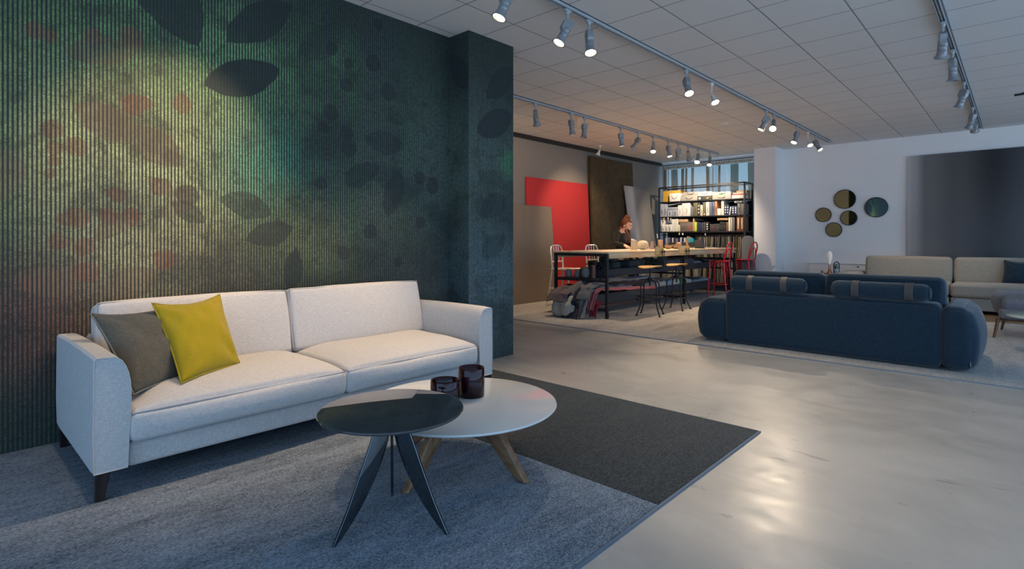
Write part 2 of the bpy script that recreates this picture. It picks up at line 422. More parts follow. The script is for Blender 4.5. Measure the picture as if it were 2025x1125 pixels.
# ------------------------------------------------------------------ setting: shell
def bx(a, b, bev=0.0):
    c = [(a[i]+b[i])/2 for i in range(3)]; d = [abs(b[i]-a[i]) for i in range(3)]
    return MB().box(c, d, bev=bev)
struct('floor', bx((-7.2, -4.2, -.12), (5.2, 14.6, 0)), M['concrete'])
struct('ceiling', bx((-7.2, -4.2, CH), (5.2, 13.9, CH+.12)), M['ceiling'])
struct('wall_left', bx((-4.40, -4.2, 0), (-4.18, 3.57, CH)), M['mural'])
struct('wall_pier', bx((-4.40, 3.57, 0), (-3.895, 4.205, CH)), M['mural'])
struct('wall_workshop_near', bx((-7.2, 4.0, 0), (-4.40, 4.205, CH)), M['white_paint'])
struct('wall_workshop_side', bx((-7.2, 4.205, 0), (-7.04, 13.9, CH)), M['grey_wall'])
struct('trim_1', bx((-7.04, 4.205, CH-.075), (-6.97, 13.35, CH)), M['steel_black'])
struct('wall_back', bx((-3.90, 13.22, 0), (5.2, 13.45, CH)), M['white_paint'])
struct('wall_pillar', bx((-4.35, 12.65, 0), (-3.90, 13.9, CH)), M['white_paint'])
struct('wall_window_sill', bx((-7.04, 13.55, 0), (-4.35, 13.75, .85)), M['white_paint'])
struct('wall_window_head', bx((-7.04, 13.55, 3.16), (-4.35, 13.75, CH)), M['white_paint'])
# carpet field and boards behind it, laid on the concrete
struct('floor_carpet', bx((-7.04, 6.03, 0), (5.0, 10.52, .010)), M['carpet'])
struct('floor_carpet_workshop', bx((-7.04, 10.52, 0), (-2.6, 13.55, .010)), M['carpet'])
struct('floor_boards', bx((-2.6, 10.52, 0), (5.0, 13.22, .008)), M['boards'])
struct('trim_2', bx((-7.04, 6.018, 0), (5.0, 6.03, .011)), M['lamp_grey'])

def thin_glass():
    t = NT('window_glass'); tr = t.n('ShaderNodeBsdfTransparent'); gl = t.n('ShaderNodeBsdfGlossy'); gl.inputs['Roughness'].default_value = .02
    tr.inputs[0].default_value = (.95, .97, .97, 1)
    mx = t.n('ShaderNodeMixShader'); mx.inputs[0].default_value = .06
    t.t.links.new(tr.outputs[0], mx.inputs[1]); t.t.links.new(gl.outputs[0], mx.inputs[2]); t.t.links.new(mx.outputs[0], t.out.inputs[0]); return t.m
M['pane'] = thin_glass()
def glazing(name, axis, at, a0, a1, z0, z1, n, frame_mat):
    """a row of panes with mullions in the plane axis=at"""
    fr = MB(); w = .07
    def b(p0, p1, q0, q1):
        if axis == 'x': fr.box((at, (p0+p1)/2, (q0+q1)/2), (.09, p1-p0, q1-q0))
        else: fr.box(((p0+p1)/2, at, (q0+q1)/2), (p1-p0, .09, q1-q0))
    b(a0, a1, z0, z0+w); b(a0, a1, z1-w, z1)
    for k in range(n+1):
        c = a0 + (a1-a0)*k/n; b(max(a0, c-w/2), min(a1, c+w/2), z0+w, z1-w)
    f = struct(name, fr, frame_mat)
    g = MB()
    c = ((a0+a1)/2, (z0+z1)/2)
    if axis == 'x': g.box((at, c[0], c[1]), (.01, a1-a0-.02, z1-z0-.02))
    else: g.box((c[0], at, c[1]), (a1-a0-.02, .01, z1-z0-.02))
    g.build('pane', M['pane'], f, smooth=0)
glazing('window_1', 'x', 5.05, -4.1, 13.2, .02, 3.16, 6, M['steel_dark'])
glazing('window_2', 'y', -4.05, -4.1, 5.0, .02, 3.16, 5, M['steel_dark'])
glazing('window_3', 'y', 13.65, -7.0, -4.38, .85, 3.16, 1, M['white_paint'])
struct('wall_window_lintel', bx((5.0, -4.2, 3.16), (5.15, 13.3, CH)), M['white_paint'])
struct('wall_front_lintel', bx((-4.18, -4.2, 3.16), (5.0, -4.0, CH)), M['white_paint'])

# rug under the sofa: one rug woven in two colours
rug = thing('area_rug', 'large two-tone rug, grey-blue with charcoal end band, under the light sofa', 'rug', (0, 0, 0))
bx((-4.175, -2.6, .0), (-1.20, 2.262, .011), .004).build('light_field', M['rug_blue'], rug)
bx((-4.175, 2.262, .0), (-1.20, 3.565, .012), .004).build('dark_band', M['rug_dark'], rug)
bx((-1.20, -2.6, .0), (-1.186, 3.57, .010), .003).build('edge_binding', M['rug_bind'], rug)

# ------------------------------------------------------------------ curtain
def curtain_mat():
    t = NT('sheer_brown_curtain')
    tl = t.n('ShaderNodeBsdfTranslucent'); tr = t.n('ShaderNodeBsdfTransparent'); df = t.n('ShaderNodeBsdfDiffuse')
    p = t.scalev(t.pos(), (160, 160, 160)); f = t.noise(p, 1, 1)
    c = t.mix(f, (.34, .25, .175), (.48, .37, .27))
    t.put(tl.inputs[0], c); t.put(df.inputs[0], c); tr.inputs[0].default_value = (.34, .44, .42, 1)
    m1 = t.n('ShaderNodeMixShader'); m1.inputs[0].default_value = .5
    t.t.links.new(df.outputs[0], m1.inputs[1]); t.t.links.new(tl.outputs[0], m1.inputs[2])
    m2 = t.n('ShaderNodeMixShader'); m2.inputs[0].default_value = .42
    t.t.links.new(m1.outputs[0], m2.inputs[1]); t.t.links.new(tr.outputs[0], m2.inputs[2]); t.t.links.new(m2.outputs[0], t.out.inputs[0]); return t.m
cur = thing('window_curtain', 'sheer brown gathered curtain hanging on a rail across the back window', 'curtain', (0, 13.42, 0))
rows = []; rnd = random.Random(3)
xs = []; x = -6.93
while x < -4.40: xs.append(x); x += .011
def fold(x, z):
    k = noise.noise(Vector((x*1.3, 0, 4.2))); a = .010 + .085*max(0, noise.noise(Vector((x*2.6, 1.7, 0)))+.12)
    tight = 1.0 if z < 3.04 else .35
    return a*tight*math.sin(x*(46+6*k) + 2.5*k) + .012*math.sin(x*131 + z*1.3)
zs = [.03, .6, 1.2, 1.8, 2.4, 2.8, 3.0, 3.04, 3.08, 3.12, 3.135]
for z in zs: rows.append([(xx + .012*math.sin(z*2+xx*9), fold(xx, z) + (.012*math.sin(xx*170) if z > 3.05 else 0), z + (.012*math.sin(xx*95) if z > 3.13 else 0)) for xx in xs])
CM_ = curtain_mat(); MB().sheet(rows).build('drape', CM_, cur, smooth=180)
xx0 = -6.93; rq = random.Random(8)
while xx0 < -4.5:                       # gathers: the cloth doubles over itself in bunches
    wd_ = rq.choice([.05, .07, .10, .18, .26]); x1_ = min(-4.42, xx0+wd_)
    for lay in range(1):
        rr_ = [[(xx0+(x1_-xx0)*i/14 + .010*math.sin(z*2.2+xx0*7), -.045 + .020*math.sin(i*1.9+xx0*5)*(1+.4*math.sin(z*1.5+xx0*9)), z) for i in range(15)] for z in zs[:8]]
        MB().sheet(rr_).build('gathered_fold', CM_, cur, smooth=180)
    xx0 = x1_ + rq.choice([.03, .10, .16, .24, .34])
MB().tube([(-6.98, .0, 3.165), (-4.36, .0, 3.165)], .012, 8).build('curtain_rail', M['steel_dark'], cur)

# ------------------------------------------------------------------ ceiling tracks and lamps
def track(x, y0, y1, label):
    t = thing('lighting_track', label, 'lighting track', (x, y0, CH), 0, 'lighting tracks')
    L = y1-y0
    m = MB(); m.box((-.0205, L/2, -.0175), (.007, L, .035)); m.box((.0205, L/2, -.0175), (.007, L, .035)); m.box((0, L/2, -.004), (.048, L, .008)); m.box((0, L/2, -.022), (.014, L, .012))
    m.build('rail', M['track_grey'], t, smooth=0)
    MB().box((0, L+.004, -.0175), (.048, .008, .035), bev=.002).build('end_cap', M['track_grey'], t)
track(-2.86, -1.5, 12.66, 'long grey ceiling track running over the middle of the room')
track(-5.19, 4.6, 12.68, 'grey ceiling track above the workshop table')
track(-.51, 1.0, 12.9, 'grey ceiling track at the right, lamps facing the picture wall')

def emis(name, col, st):
    t = NT(name); t.set(col=(0, 0, 0), emit=col, estr=st); return t.m
M['lit'] = emis('lit_lamp_lens', (1.0, .80, .52), 26.0)
M['litw'] = emis('lit_white_lens', (1.0, .90, .74), 26.0)
M['lens_off'] = plain('unlit_lamp_lens', (.55, .55, .53), .15)
SH = {}
def shared(key, fn):
    if key not in SH: SH[key] = fn()
    return SH[key]
def inst(name, me, parent, loc=(0, 0, 0), rot=None):
    o = bpy.data.objects.new(name, me); C.objects.link(o); o.parent = parent; o.location = loc
    if rot: o.rotation_euler = rot
    return o
def grey_head():
    m = MB(); m.lathe([(0, .070), (.034, .070), (.038, .064), (.038, .030), (.0365, .028), (.0365, .024), (.038, .022), (.038, -.010), (.0365, -.012), (.0365, -.016), (.039, -.018), (.041, -.045), (.047, -.064), (.060, -.077), (.060, -.082), (.051, -.082), (.043, -.066), (0, -.062)], seg=24)
    return m.mesh('lamp_head', M['lamp_grey'])
def gear_box():
    m = MB(); m.prism([(-.045, -.030), (.030, -.052), (.048, -.030), (.048, .040), (.020, .060), (-.030, .060), (-.045, .040)], -.026, .026, 'y')
    return m.mesh('gear_box', M['lamp_grey'])
def white_head():
    m = MB(); m.lathe([(0, .06), (.020, .06), (.024, .05), (.024, .012), (.030, .0), (.050, -.052), (.052, -.058), (.047, -.058), (.026, -.004), (0, -.002)], seg=24)
    return m.mesh('lamp_head', M['lamp_white'])
def lamp(x, y, aim, on, label, white=False, drop=.10, power=1.0, ang=52, warm=True, group='track spotlights'):
    t = thing('track_spotlight', label, 'spotlight', (x, y, CH-.035), 0, group)
    a = aim[0]-x, aim[1]-y, aim[2]-(CH-.2); d = Vector(a).normalized()
    mm = M['lamp_white'] if white else M['track_grey']
    inst('adapter', shared('ad'+str(white), lambda: MB().box((0, 0, -.011), (.036, .085, .022), bev=.006).lathe([(0, -.022), (.022, -.022), (.016, -.042), (0, -.042)], seg=16).mesh('adapter', mm)), t)
    inst('stem', shared('st%s%.2f' % (white, drop), lambda: MB().tube([(0, 0, -.035), (0, 0, -.035-drop)], .009 if white else .011, 10).mesh('stem', mm)), t)
    q = (-d).to_track_quat('Z', 'X').to_euler()
    base = Vector((0, 0, -.04-drop)); hc = base + d*.088
    if not white:
        inst('gear_box', shared('gb', gear_box), t, base + d*.012 + Vector((0, 0, .004)), q)
    h = inst('lamp_head', shared('hd'+str(white), white_head if white else grey_head), t, hc + (Vector((0, 0, -.012)) if not white else Vector()), q)
    le = .0445 if not white else .044
    zz = -.063 if not white else -.045
    inst('lens', shared('ln%s%s' % (white, on), lambda: MB().lathe([(0, zz), (le*.98, zz), (le*.98, zz-.004), (0, zz-.006)], seg=24).mesh('lens', (M['litw'] if white else M['lit']) if on else M['lens_off'])), h)
    if on:
        l = bpy.data.lights.new('spot_light', 'SPOT'); l.energy = SPOT_W*power; l.color = WARM if warm else NEUT
        l.spot_size = R(ang); l.spot_blend = .65; l.shadow_soft_size = .035
        o = bpy.data.objects.new('spot_light', l); C.objects.link(o); o.parent = h; o.location = (0, 0, -.095)
    return t
T1 = -2.86
lamp(T1, .55, (-3.6, .9, .5), True, 'track spotlight nearest the front, above the left end of the rug', power=.5)
lamp(T1, 1.35, (-4.15, 1.12, 1.72), True, 'track spotlight washing the yellow part of the striped mural', power=1.15, ang=56)
lamp(T1, 2.15, (-3.65, 1.6, .5), True, 'track spotlight above the middle of the light sofa', power=1.05, ang=66, warm=True)
lamp(T1, 3.02, (-3.35, 2.0, .45), True, 'grey spotlight cut by the top edge, above the right end of the light sofa', power=1.15, ang=62)
lamp(T1, 3.78, (-3.6, 2.4, .3), True, 'left of the close pair of lit grey spotlights near the pier', power=1.0, ang=60)
lamp(T1, 4.10, (-2.1, 3.5, 0), True, 'right of the close pair of lit grey spotlights near the pier', power=1.0, ang=70, warm=False)
lamp(T1, 6.08, (-1.6, 5.0, 0), True, 'lit grey spotlight beside the white one, middle of the long track', power=1.0, ang=70, warm=False)
lamp(T1, 6.80, (-1.4, 6.0, 0), True, 'white spotlight with a clear rim, middle of the long track', white=True, power=.6, ang=60, warm=False)
lamp(T1, 8.84, (-4.2, 7.8, 0), True, 'grey spotlight turned left, just before the very bright one', power=1.0, ang=60)
lamp(T1, 9.20, (-2.2, 5.5, .2), True, 'very bright spotlight aimed straight at the viewer on the long track', power=1.7, ang=55, warm=False)
lamp(T1, 10.45, (-3.6, 8.8, 0), True, 'third grey spotlight from the far end of the long track', power=.9, ang=60)
lamp(T1, 11.12, (-1.6, 9.9, 0), True, 'small white spotlight second from the far end of the long track', white=True, power=.5, ang=60, warm=False)
lamp(T1, 11.62, (-1.2, 11.2, .6), True, 'last grey spotlight at the far end of the long track', power=.8, ang=60)
T2 = -5.19
D2 = [(6.08, (-5.9, 7.4, 1.0), False, 'first dark spotlight beside the pier, workshop track'), (6.95, (-5.2, 7.6, 0), True, 'lit spotlight second from the pier, workshop track'), (7.32, (-5.3, 6.9, 0), False, 'unlit spotlight third from the pier, workshop track'),
      (8.42, (-5.0, 8.8, 0), True, 'lit spotlight fourth from the pier, workshop track'), (9.02, (-6.95, 9.4, 1.5), True, 'spotlight fifth from the pier, workshop track, turned to the red panel'), (9.60, (-4.5, 8.2, .3), True, 'brightest round spotlight in the middle of the workshop track'),
      (10.22, (-4.7, 10.0, .9), True, 'lit tilted spotlight seventh from the pier, workshop track'), (10.66, (-5.6, 10.2, 0), False, 'unlit spotlight eighth from the pier, workshop track'), (11.12, (-5.6, 12.6, 1.7), True, 'pale spotlight third from the end of the workshop track, turned to the shelving'),
      (11.62, (-4.9, 9.9, .6), True, 'lit yellowish spotlight second from the end of the workshop track'), (12.25, (-4.8, 10.6, .5), True, 'lit spotlight at the very end of the workshop track')]
for (y, aim, on, lab) in D2: lamp(T2, y, aim, on, lab, drop=.11, power=2.6 if y == 11.12 else 1.3, ang=95 if y == 11.12 else 76, warm=y != 11.12)
# unseen lamp added to the same track to brighten the leaning panels
lamp(T2, 5.3, (-6.9, 7.2, 1.9), True, 'extra lit spotlight added to the workshop track, hidden behind the pier', power=1.8, ang=80)
T3 = -.51
for (y, aim, on, lab, pw) in [(6.35, (-.9, 8.3, 0), True, 'nearest dark-backed spotlight on the right-hand track', .9), (7.35, (-.45, 7.6, 0), False, 'second spotlight on the right-hand track, seen from the side', .5), (8.95, (-1.6, 9.6, 0), True, 'third spotlight on the right-hand track, tilted left with a silver rim', .8),
                          (10.75, (-1.3, 11.9, .7), True, 'fourth spotlight on the right-hand track, overlapping the last', .5), (11.25, (-.6, 12.9, 1.4), False, 'last spotlight on the right-hand track by the white wall', .5)]:
    lamp(T3, y, aim, on, lab, power=pw, ang=64, warm=False)
lamp(T3, 2.7, (-.9, 3.6, 0), True, 'spotlight of the right-hand track over the open concrete floor', power=.9, ang=75, warm=False)
lamp(-6.5, 9.73, (-6.9, 9.5, 1.8), False, 'lone white spotlight mounted near the tufted dark panel', white=True, drop=.03)
MB().lathe([(0, .0), (.085, 0), (.085, -.012), (.07, -.022), (0, -.024)], seg=32).move((-3.79, 9.49, CH)).build('smoke_detector', M['lamp_white'])
tag(bpy.data.objects['smoke_detector'], 'flat round white detector on the ceiling tiles', 'detector')
br = thing('projector_arm', 'thin black jointed arm reaching in at the right under the ceiling', 'arm', (.42, 8.5, CH))
MB().tube([(0, 0, 0), (0, 0, -.30), (-.05, 0, -.34)], .012, 8).build('mount', M['steel_black'], br)
MB().box((-.235, 0, -.36), (.45, .035, .022), rot=(0, R(-3), 0), bev=.004).tube([(-.45, 0, -.375), (-.18, 0, -.30), (0, 0, -.28)], .007, 6).build('boom', M['steel_black'], br)

# ------------------------------------------------------------------ light sofa
def wpart(mb, name, mat, parent, smooth=40):
    """mesh given in world coordinates, stored relative to its thing"""
    m = Matrix.Translation(parent.location) @ parent.rotation_euler.to_matrix().to_4x4()
    p = parent.parent
    while p: m = (Matrix.Translation(p.location) @ p.rotation_euler.to_matrix().to_4x4()) @ m; p = p.parent
    mb.bm.transform(m.inverted()); return mb.build(name, mat, parent, smooth=smooth)
def loop_pts(pts, n=6):
    out = []
    for a, b in zip(pts, pts[1:]+pts[:1]):
        a = Vector(a); b = Vector(b)
        for k in range(n): out.append(a.lerp(b, k/n))
    return out
def cushion(parent, c, size, r, rot, crown, mat, pipe, name='seat_cushion', faces='top', bulge=.012, seed=0, pr=.0046, n=12):
    """upholstered block with piping round its big faces; faces top: piping on +z/-z edges, side: on +x edges"""
    hx, hy, hz = [s/2 for s in size]
    def fn(p, u, v, w):
        cu, cv, cw = max(0, 1-u*u), max(0, 1-v*v), max(0, 1-w*w)
        nz = noise.noise(Vector((p.x*5+seed, p.y*4, p.z*5)))*.006
        q = Vector(p)
        if faces == 'top':
            q.z += (crown if w > 0 else 0)*abs(w)*min(1, cu*1.25)**.6*min(1, cv*1.9)**.6; q.x += bulge*cw*cv*(1 if u > 0 else 0); q.y += bulge*.5*cw*v
        else:
            q.x += crown*u*cv**.7*cw**.7; q.z += bulge*.6*cv*w; q.y += .006*cw*v
        return q + Vector((nz*.6, 0, nz*.8))
    m = MB().soft(size, r, fn, n=n); m.move(c, rot); o = wpart(m, name, mat, parent, 60)
    k = r*.29
    pm = MB()
    if faces == 'top':
        for z in (hz-k, -hz+k):
            pm.tube(loop_pts([(hx-k, -hy+k, z), (hx-k, hy-k, z), (-hx+k, hy-k, z), (-hx+k, -hy+k, z)], 10), pr, 6, closed=True)
    else:
        for x in (hx-k, -hx+k):
            pm.tube(loop_pts([(x, -hy+k, -hz+k), (x, hy-k, -hz+k), (x, hy-k, hz-k), (x, -hy+k, hz-k)], 10), pr, 6, closed=True)
    pm.move(c, rot)
    wm = Matrix.Translation(parent.location)
    pm.bm.transform(wm.inverted()); pm.build('piping', pipe, o)
    return o

s1 = thing('light_sofa', 'light grey linen two-seat sofa with piped cushions on dark legs, against the striped mural', 'sofa', (-3.6, 1.795, 0))
def arm(y0, s, top):
    # outline of the arm seen from the front (y outward, z up); outer side straight, inner shoulder rounded
    pts = [(0, .135), (-.004, .30), (0, top-.012), (.010, top), (.075, top-.002)]
    for k in range(1, 7):
        a = R(90 - 15*k); pts.append((.070 + .070*math.cos(a), top-.165 + .163*math.sin(a)))
    pts += [(.141, top-.23), (.134, .30), (.128, .135)]
    pts = [(y0 + s*p[0], p[1]) for p in pts]
    m = MB(); n = 14; rings = []
    for i in range(n+1):
        f = i/n; x = -3.078 - 1.045*f
        ring = []
        for (y, z) in pts:
            sq = 0.010 if i in (0, n) else 0
            cy = y0 + s*.07; cz = .42
            zz = z + .006*math.sin(f*3.1)*(z > .5) + (-.012*f if z > .5 else 0)
            ring.append(m.bm.verts.new((x + (0 if i not in (0, n) else 0), y + (cy-y)*sq*8*(i in (0, n))*.12, zz + (cz-zz)*sq*2*(i in (0, n)))))
        rings.append(ring)
    for a, b in zip(rings, rings[1:]):
        for k in range(len(a)): m.bm.faces.new((a[k], a[(k+1) % len(a)], b[(k+1) % len(a)], b[k]))
    m.bm.faces.new(rings[0]); m.bm.faces.new(rings[-1][::-1])
    o = wpart(m, 'armrest', M['linen'], s1, 32)
    pm = MB(); pm.tube([(-3.077, y, z + (.42-z)*.02) for (y, z) in [p for p in pts]], .0028, 6, closed=True)
    pm.bm.transform(Matrix.Translation(s1.location).inverted()); pm.build('seam', M['linen'], o)
arm(.518, 1, .674); arm(3.072, -1, .674)
m = MB().soft((.96, 2.262, .120), .02, n=10); m.move((-3.60, 1.786, .182)); wpart(m, 'base_frame', M['linen'], s1)
m = MB().soft((.13, 2.27, .50), .03, n=10); m.move((-4.055, 1.786, .40)); wpart(m, 'back_frame', M['linen'], s1)
cushion(s1, (-3.47, 1.2215, .318), (.80, 1.128, .152), .03, (0, 0, 0), .075, M['linen'], M['linen_pipe'], bulge=.022)
cushion(s1, (-3.47, 2.3515, .318), (.80, 1.118, .152), .03, (0, 0, 0), .075, M['linen'], M['linen_pipe'], seed=9, bulge=.022)
cushion(s1, (-3.905, 1.218, .615), (.17, 1.115, .455), .035, (0, R(-13), 0), .028, M['linen'], M['linen_pipe'], 'back_cushion', 'side', seed=4)
cushion(s1, (-3.905, 2.366, .618), (.17, 1.165, .455), .035, (0, R(-13), 0), .028, M['linen'], M['linen_pipe'], 'back_cushion', 'side', seed=14)
for (x, y) in ((-3.11, .553), (-3.11, 3.037), (-4.05, .553), (-4.05, 3.037)):
    sg = 1 if y > 1.8 else -1
    m = MB(); a = [( .030, .030), (-.030, .030), (-.030, -.030), (.030, -.030)]
    top = [m.bm.verts.new((x+p[0], y+p[1], .150)) for p in a]
    bot = [m.bm.verts.new((x+p[0]*.5+(.012 if x > -3.5 else -.012), y+p[1]*.55+sg*.012, .0115)) for p in a]
    m.bm.faces.new(top); m.bm.faces.new(bot[::-1])
    for k in range(4): m.bm.faces.new((top[k], bot[k], bot[(k+1) % 4], top[(k+1) % 4]))
    wpart(m, 'leg', M['dark_leg'], s1, 20)

def pillow(name, label, mat, pipe, corners, T, seed, puff=1.0):
    """corners BL, BR, TR, TL of the pillow plane in the room"""
    BL, BR, TR, TL = [Vector(c) for c in corners]; cen = (BL+BR+TR+TL)/4
    U = ((BR-BL)+(TR-TL)).normalized(); V0 = ((TL-BL)+(TR-BR)).normalized(); N = U.cross(V0).normalized()
    base = Vector((cen.x, cen.y, min(BL.z, BR.z)))
    t = thing(name, label, 'cushion', base)
    def P(u, v):
        a, b = (u+1)/2, (v+1)/2
        p = BL*(1-a)*(1-b) + BR*a*(1-b) + TR*a*b + TL*(1-a)*b
        # sides pulled in between the corners
        return p + (cen-p)*0 - U*(u*.014*(1-v*v)) - V0*((v*.014 + max(0, v)**2*.030)*(1-u*u))
    n = 30; m = MB(); grid = {}
    def key(i, j, s):
        if i in (0, n) or j in (0, n): s = 0
        if (i, j, s) not in grid:
            u, v = -1+2*i/n, -1+2*j/n
            h = T*(max(0, 1-abs(u)**2.6)**.62)*(max(0, 1-abs(v)**2.6)**.62)
            q = P(u, v); w = noise.noise(Vector((u*1.7+seed, v*1.7, s*3.0)))*.22 + noise.noise(Vector((u*4+seed, v*3, s*2.0)))*.10
            crease = .0
            for (cu, cv) in ((-1, -1), (1, -1), (-1, 1), (1, 1)):
                dd = math.hypot(u-cu, v-cv); ang = math.atan2(v-cv, u-cu)
                crease += math.exp(-dd*1.8)*math.sin(ang*8+seed*cu+cv)*.30
            grid[(i, j, s)] = m.bm.verts.new(q + N*(s*h*(1+w+crease)))
        return grid[(i, j, s)]
    for s in (1, -1):
        for i in range(n):
            for j in range(n):
                m.bm.faces.new([key(i, j, s), key(i+1, j, s), key(i+1, j+1, s), key(i, j+1, s)])
    wpart(m, 'cover', mat, t, 180)
    e = [(-1+2*k/n, -1) for k in range(n)] + [(1, -1+2*k/n) for k in range(n)] + [(1-2*k/n, 1) for k in range(n)] + [(-1, 1-2*k/n) for k in range(n)]
    pm = MB().tube([P(u, v) for (u, v) in e], .0042, 6, closed=True); wpart(pm, 'piping', pipe, t)
    return t
pillow('throw_pillow', 'dark olive-grey throw pillow leaning in the sofa corner behind the mustard one', M['green_cloth'], M['seam_light'],
       [(-3.17, .69, .455), (-3.42, 1.03, .455), (-3.78, 1.02, .81), (-3.66, .60, .815)], .095, 2)
pillow('throw_pillow', 'mustard yellow throw pillow leaning on the light grey sofa', M['yellow_cloth'], M['yellow_cloth'],
       [(-3.20, .905, .462), (-3.43, 1.285, .462), (-3.68, 1.255, .868), (-3.62, .875, .850)], .085, 5)

# ------------------------------------------------------------------ coffee tables
def fin(m, prof_o, prof_i, ang, c, th, bev=0.0):
    t = bmesh.new(); pts = prof_o + prof_i[::-1]
    a = [t.verts.new((p[0], -th/2, p[1])) for p in pts]; b = [t.verts.new((p[0], th/2, p[1])) for p in pts]; n = len(pts)
    t.faces.new(a); t.faces.new(b[::-1])
    for k in range(n): t.faces.new((a[k], b[k], b[(k+1) % n], a[(k+1) % n]))
    bmesh.ops.recalc_face_normals(t, faces=t.faces)
    if bev: bmesh.ops.bevel(t, geom=[e for e in t.edges if len(e.link_faces) == 2 and e.calc_face_angle(0) > .7], offset=bev, segments=3, affect='EDGES', profile=.5)
    t.transform(Matrix.Translation(c) @ Matrix.Rotation(ang, 4, 'Z')); m.add(t); return m
def smooth_prof(p, n=5):
    out = []
    for i in range(len(p)-1):
        p0 = p[max(i-1, 0)]; p1 = p[i]; p2 = p[i+1]; p3 = p[min(i+2, len(p)-1)]
        for k in range(n):
            t = k/n; out.append(tuple(.5*((2*p1[a]) + (-p0[a]+p2[a])*t + (2*p0[a]-5*p1[a]+4*p2[a]-p3[a])*t*t + (-p0[a]+3*p1[a]-3*p2[a]+p3[a])*t**3) for a in range(2)))
    out.append(p[-1]); return out
td = thing('coffee_table', 'smaller round black-topped coffee table on dark chrome blade legs', 'coffee table', (-1.938, 1.338, .0))
MB().lathe([(0, .488), (.292, .488), (.299, .491), (.3015, .496), (.299, .5005), (.294, .502), (0, .502)], seg=96).build('table_top', M['dark_top'], td)
M['chrome_black'] = plain('black_chrome', (.17, .19, .20), .045, 1.0, var=.01)
po = smooth_prof([(.058, .488), (.098, .385), (.150, .255), (.205, .125), (.262, .012)])
pi_ = smooth_prof([(.0, .488), (.006, .43), (.030, .34), (.075, .24), (.135, .14), (.200, .060), (.250, .012)])
for a in (-95, 25, 145):
    fin(MB(), po, pi_, R(a), (0, 0, 0), .012, .0015).build('leg', M['chrome_black'], td)
tw = thing('coffee_table', 'larger low round white glossy coffee table on four curved oak legs', 'coffee table', (-2.193, 1.955, .0))
MB().lathe([(0, .330), (.502, .330), (.510, .334), (.5125, .339), (.510, .344), (.505, .3455), (0, .3455)], seg=128).build('table_top', M['white_gloss'], tw)
po = smooth_prof([(.165, .330), (.235, .268), (.310, .175), (.375, .085), (.432, .012)])
pi_ = smooth_prof([(.030, .330), (.080, .285), (.165, .205), (.250, .118), (.330, .045), (.385, .012)])
for k in range(4):
    fin(MB(), po, pi_, R(-81+90*k), (0, 0, 0), .042, .013).build('leg', M['oak'], tw)
MB().lathe([(0, .300), (.07, .300), (.075, .305), (.075, .330), (0, .330)], seg=24).build('hub', M['oak'], tw)

def burgundy():
    t = NT('burgundy_glass'); o = t.sep(t.obj())
    st = t.noise(t.scalev(t.obj(), (40, 40, 4)), 1, 3, .6)
    t.set(col=t.mix(t.ramp(o[2], .0, .16), (.006, .002, .004), (.030, .003, .006)), rough=.05, spec=.35)
    t.bump(st, .25, .004); return t.m
M['burgundy'] = burgundy()
def candle_glass(name, label, x, y, r, h):
    t = thing(name, label, 'tealight holder', (x, y, .346))
    MB().lathe([(0, 0), (r*.95, 0), (r, .006), (r*1.01, h*.5), (r, h-.004), (r-.003, h), (r-.007, h-.003), (r-.009, h*.5), (r-.010, .016), (0, .014)], seg=64).build('holder_body', M['burgundy'], t, smooth=60)
candle_glass('glass_tealight_holder', 'taller burgundy glass tealight holder on the white coffee table', -2.228, 2.062, .073, .158)
candle_glass('glass_tealight_holder', 'shorter burgundy glass tealight holder, partly behind the black table top', -2.236, 1.880, .077, .122)

# ------------------------------------------------------------------ petrol blue sofa seen from behind
NV, NP = M['navy_cloth'], M['navy_pipe']
s2 = thing('blue_sofa', 'petrol blue sofa seen from behind, with two strapped headrest rolls', 'sofa', (-1.55, 6.85, .010))
def bul(b, ta=0.0, tz=.0):
    def fn(p, u, v, w):
        return Vector((p.x + b*u*(1-v*v)*(1-w*w) - ta*u*max(0, w), p.y + b*.5*v*(1-u*u)*(1-w*w), p.z + tz*(1-u*u)*(1-v*v)*max(0, w)))
    return fn
def seam(o, pts, parent_thing, r=.003, mat=None):
    pm = MB().tube(pts, r, 6, closed=True); pm.bm.transform(Matrix.Translation(parent_thing.location).inverted()); return pm.build('seam', mat or NP, o)
def edge_seam(o, size, r, fn, c, v, par, rad=.003, z0=-1.0):
    """seam lying on the rounded edge round the front or rear face (v = -1 or 1) of a soft block"""
    hx, hy, hz = [q/2 for q in size]; k = r*.293; pts = []
    for i in range(72):
        a = R(5*i); ca, sa = math.cos(a), math.sin(a)
        u = math.copysign(abs(ca)**(2/7), ca); w = math.copysign(abs(sa)**(2/7), sa)
        p = Vector((u*(hx-k), v*(hy-k), w*(hz-k)))
        pts.append(Vector(fn(p, u, v, w)) + Vector(c))
    return seam(o, pts, par, rad)
def arm2(x0, x1, top, out):
    cx = (x0+x1)/2; w = x1-x0
    def fn(p, u, v, ww):
        g = max(0, 1-ww*ww); side = (1+u*out)/2
        return Vector((p.x + out*.070*g*side*(.25+.75*max(0, 1-v*v)**.6) - out*.030*side*max(0, ww)**2, p.y + .02*v*g, p.z))
    sz = (w, 1.0, top-.03); c = (cx, 6.83, .02+(top-.03)/2)
    m = MB().soft(sz, .085, fn, n=16, q=6).move(c)
    o = wpart(m, 'armrest', NV, s2, 80)
    for v in (-1, 1): edge_seam(o, sz, .085, fn, c, v, s2)
    return o
arm2(-2.815, -2.50, .535, -1)
ra = arm2(-.535, -.290, .612, 1)
lb = MB(); lb.box((-.318, 6.332, .098), (.020, .006, .046), bev=.001); lb.bm.transform(Matrix.Translation(s2.location).inverted()); lbo = lb.build('fabric_tag', plain('black_tag', (.01, .01, .012), .6), ra)
wm = MB()
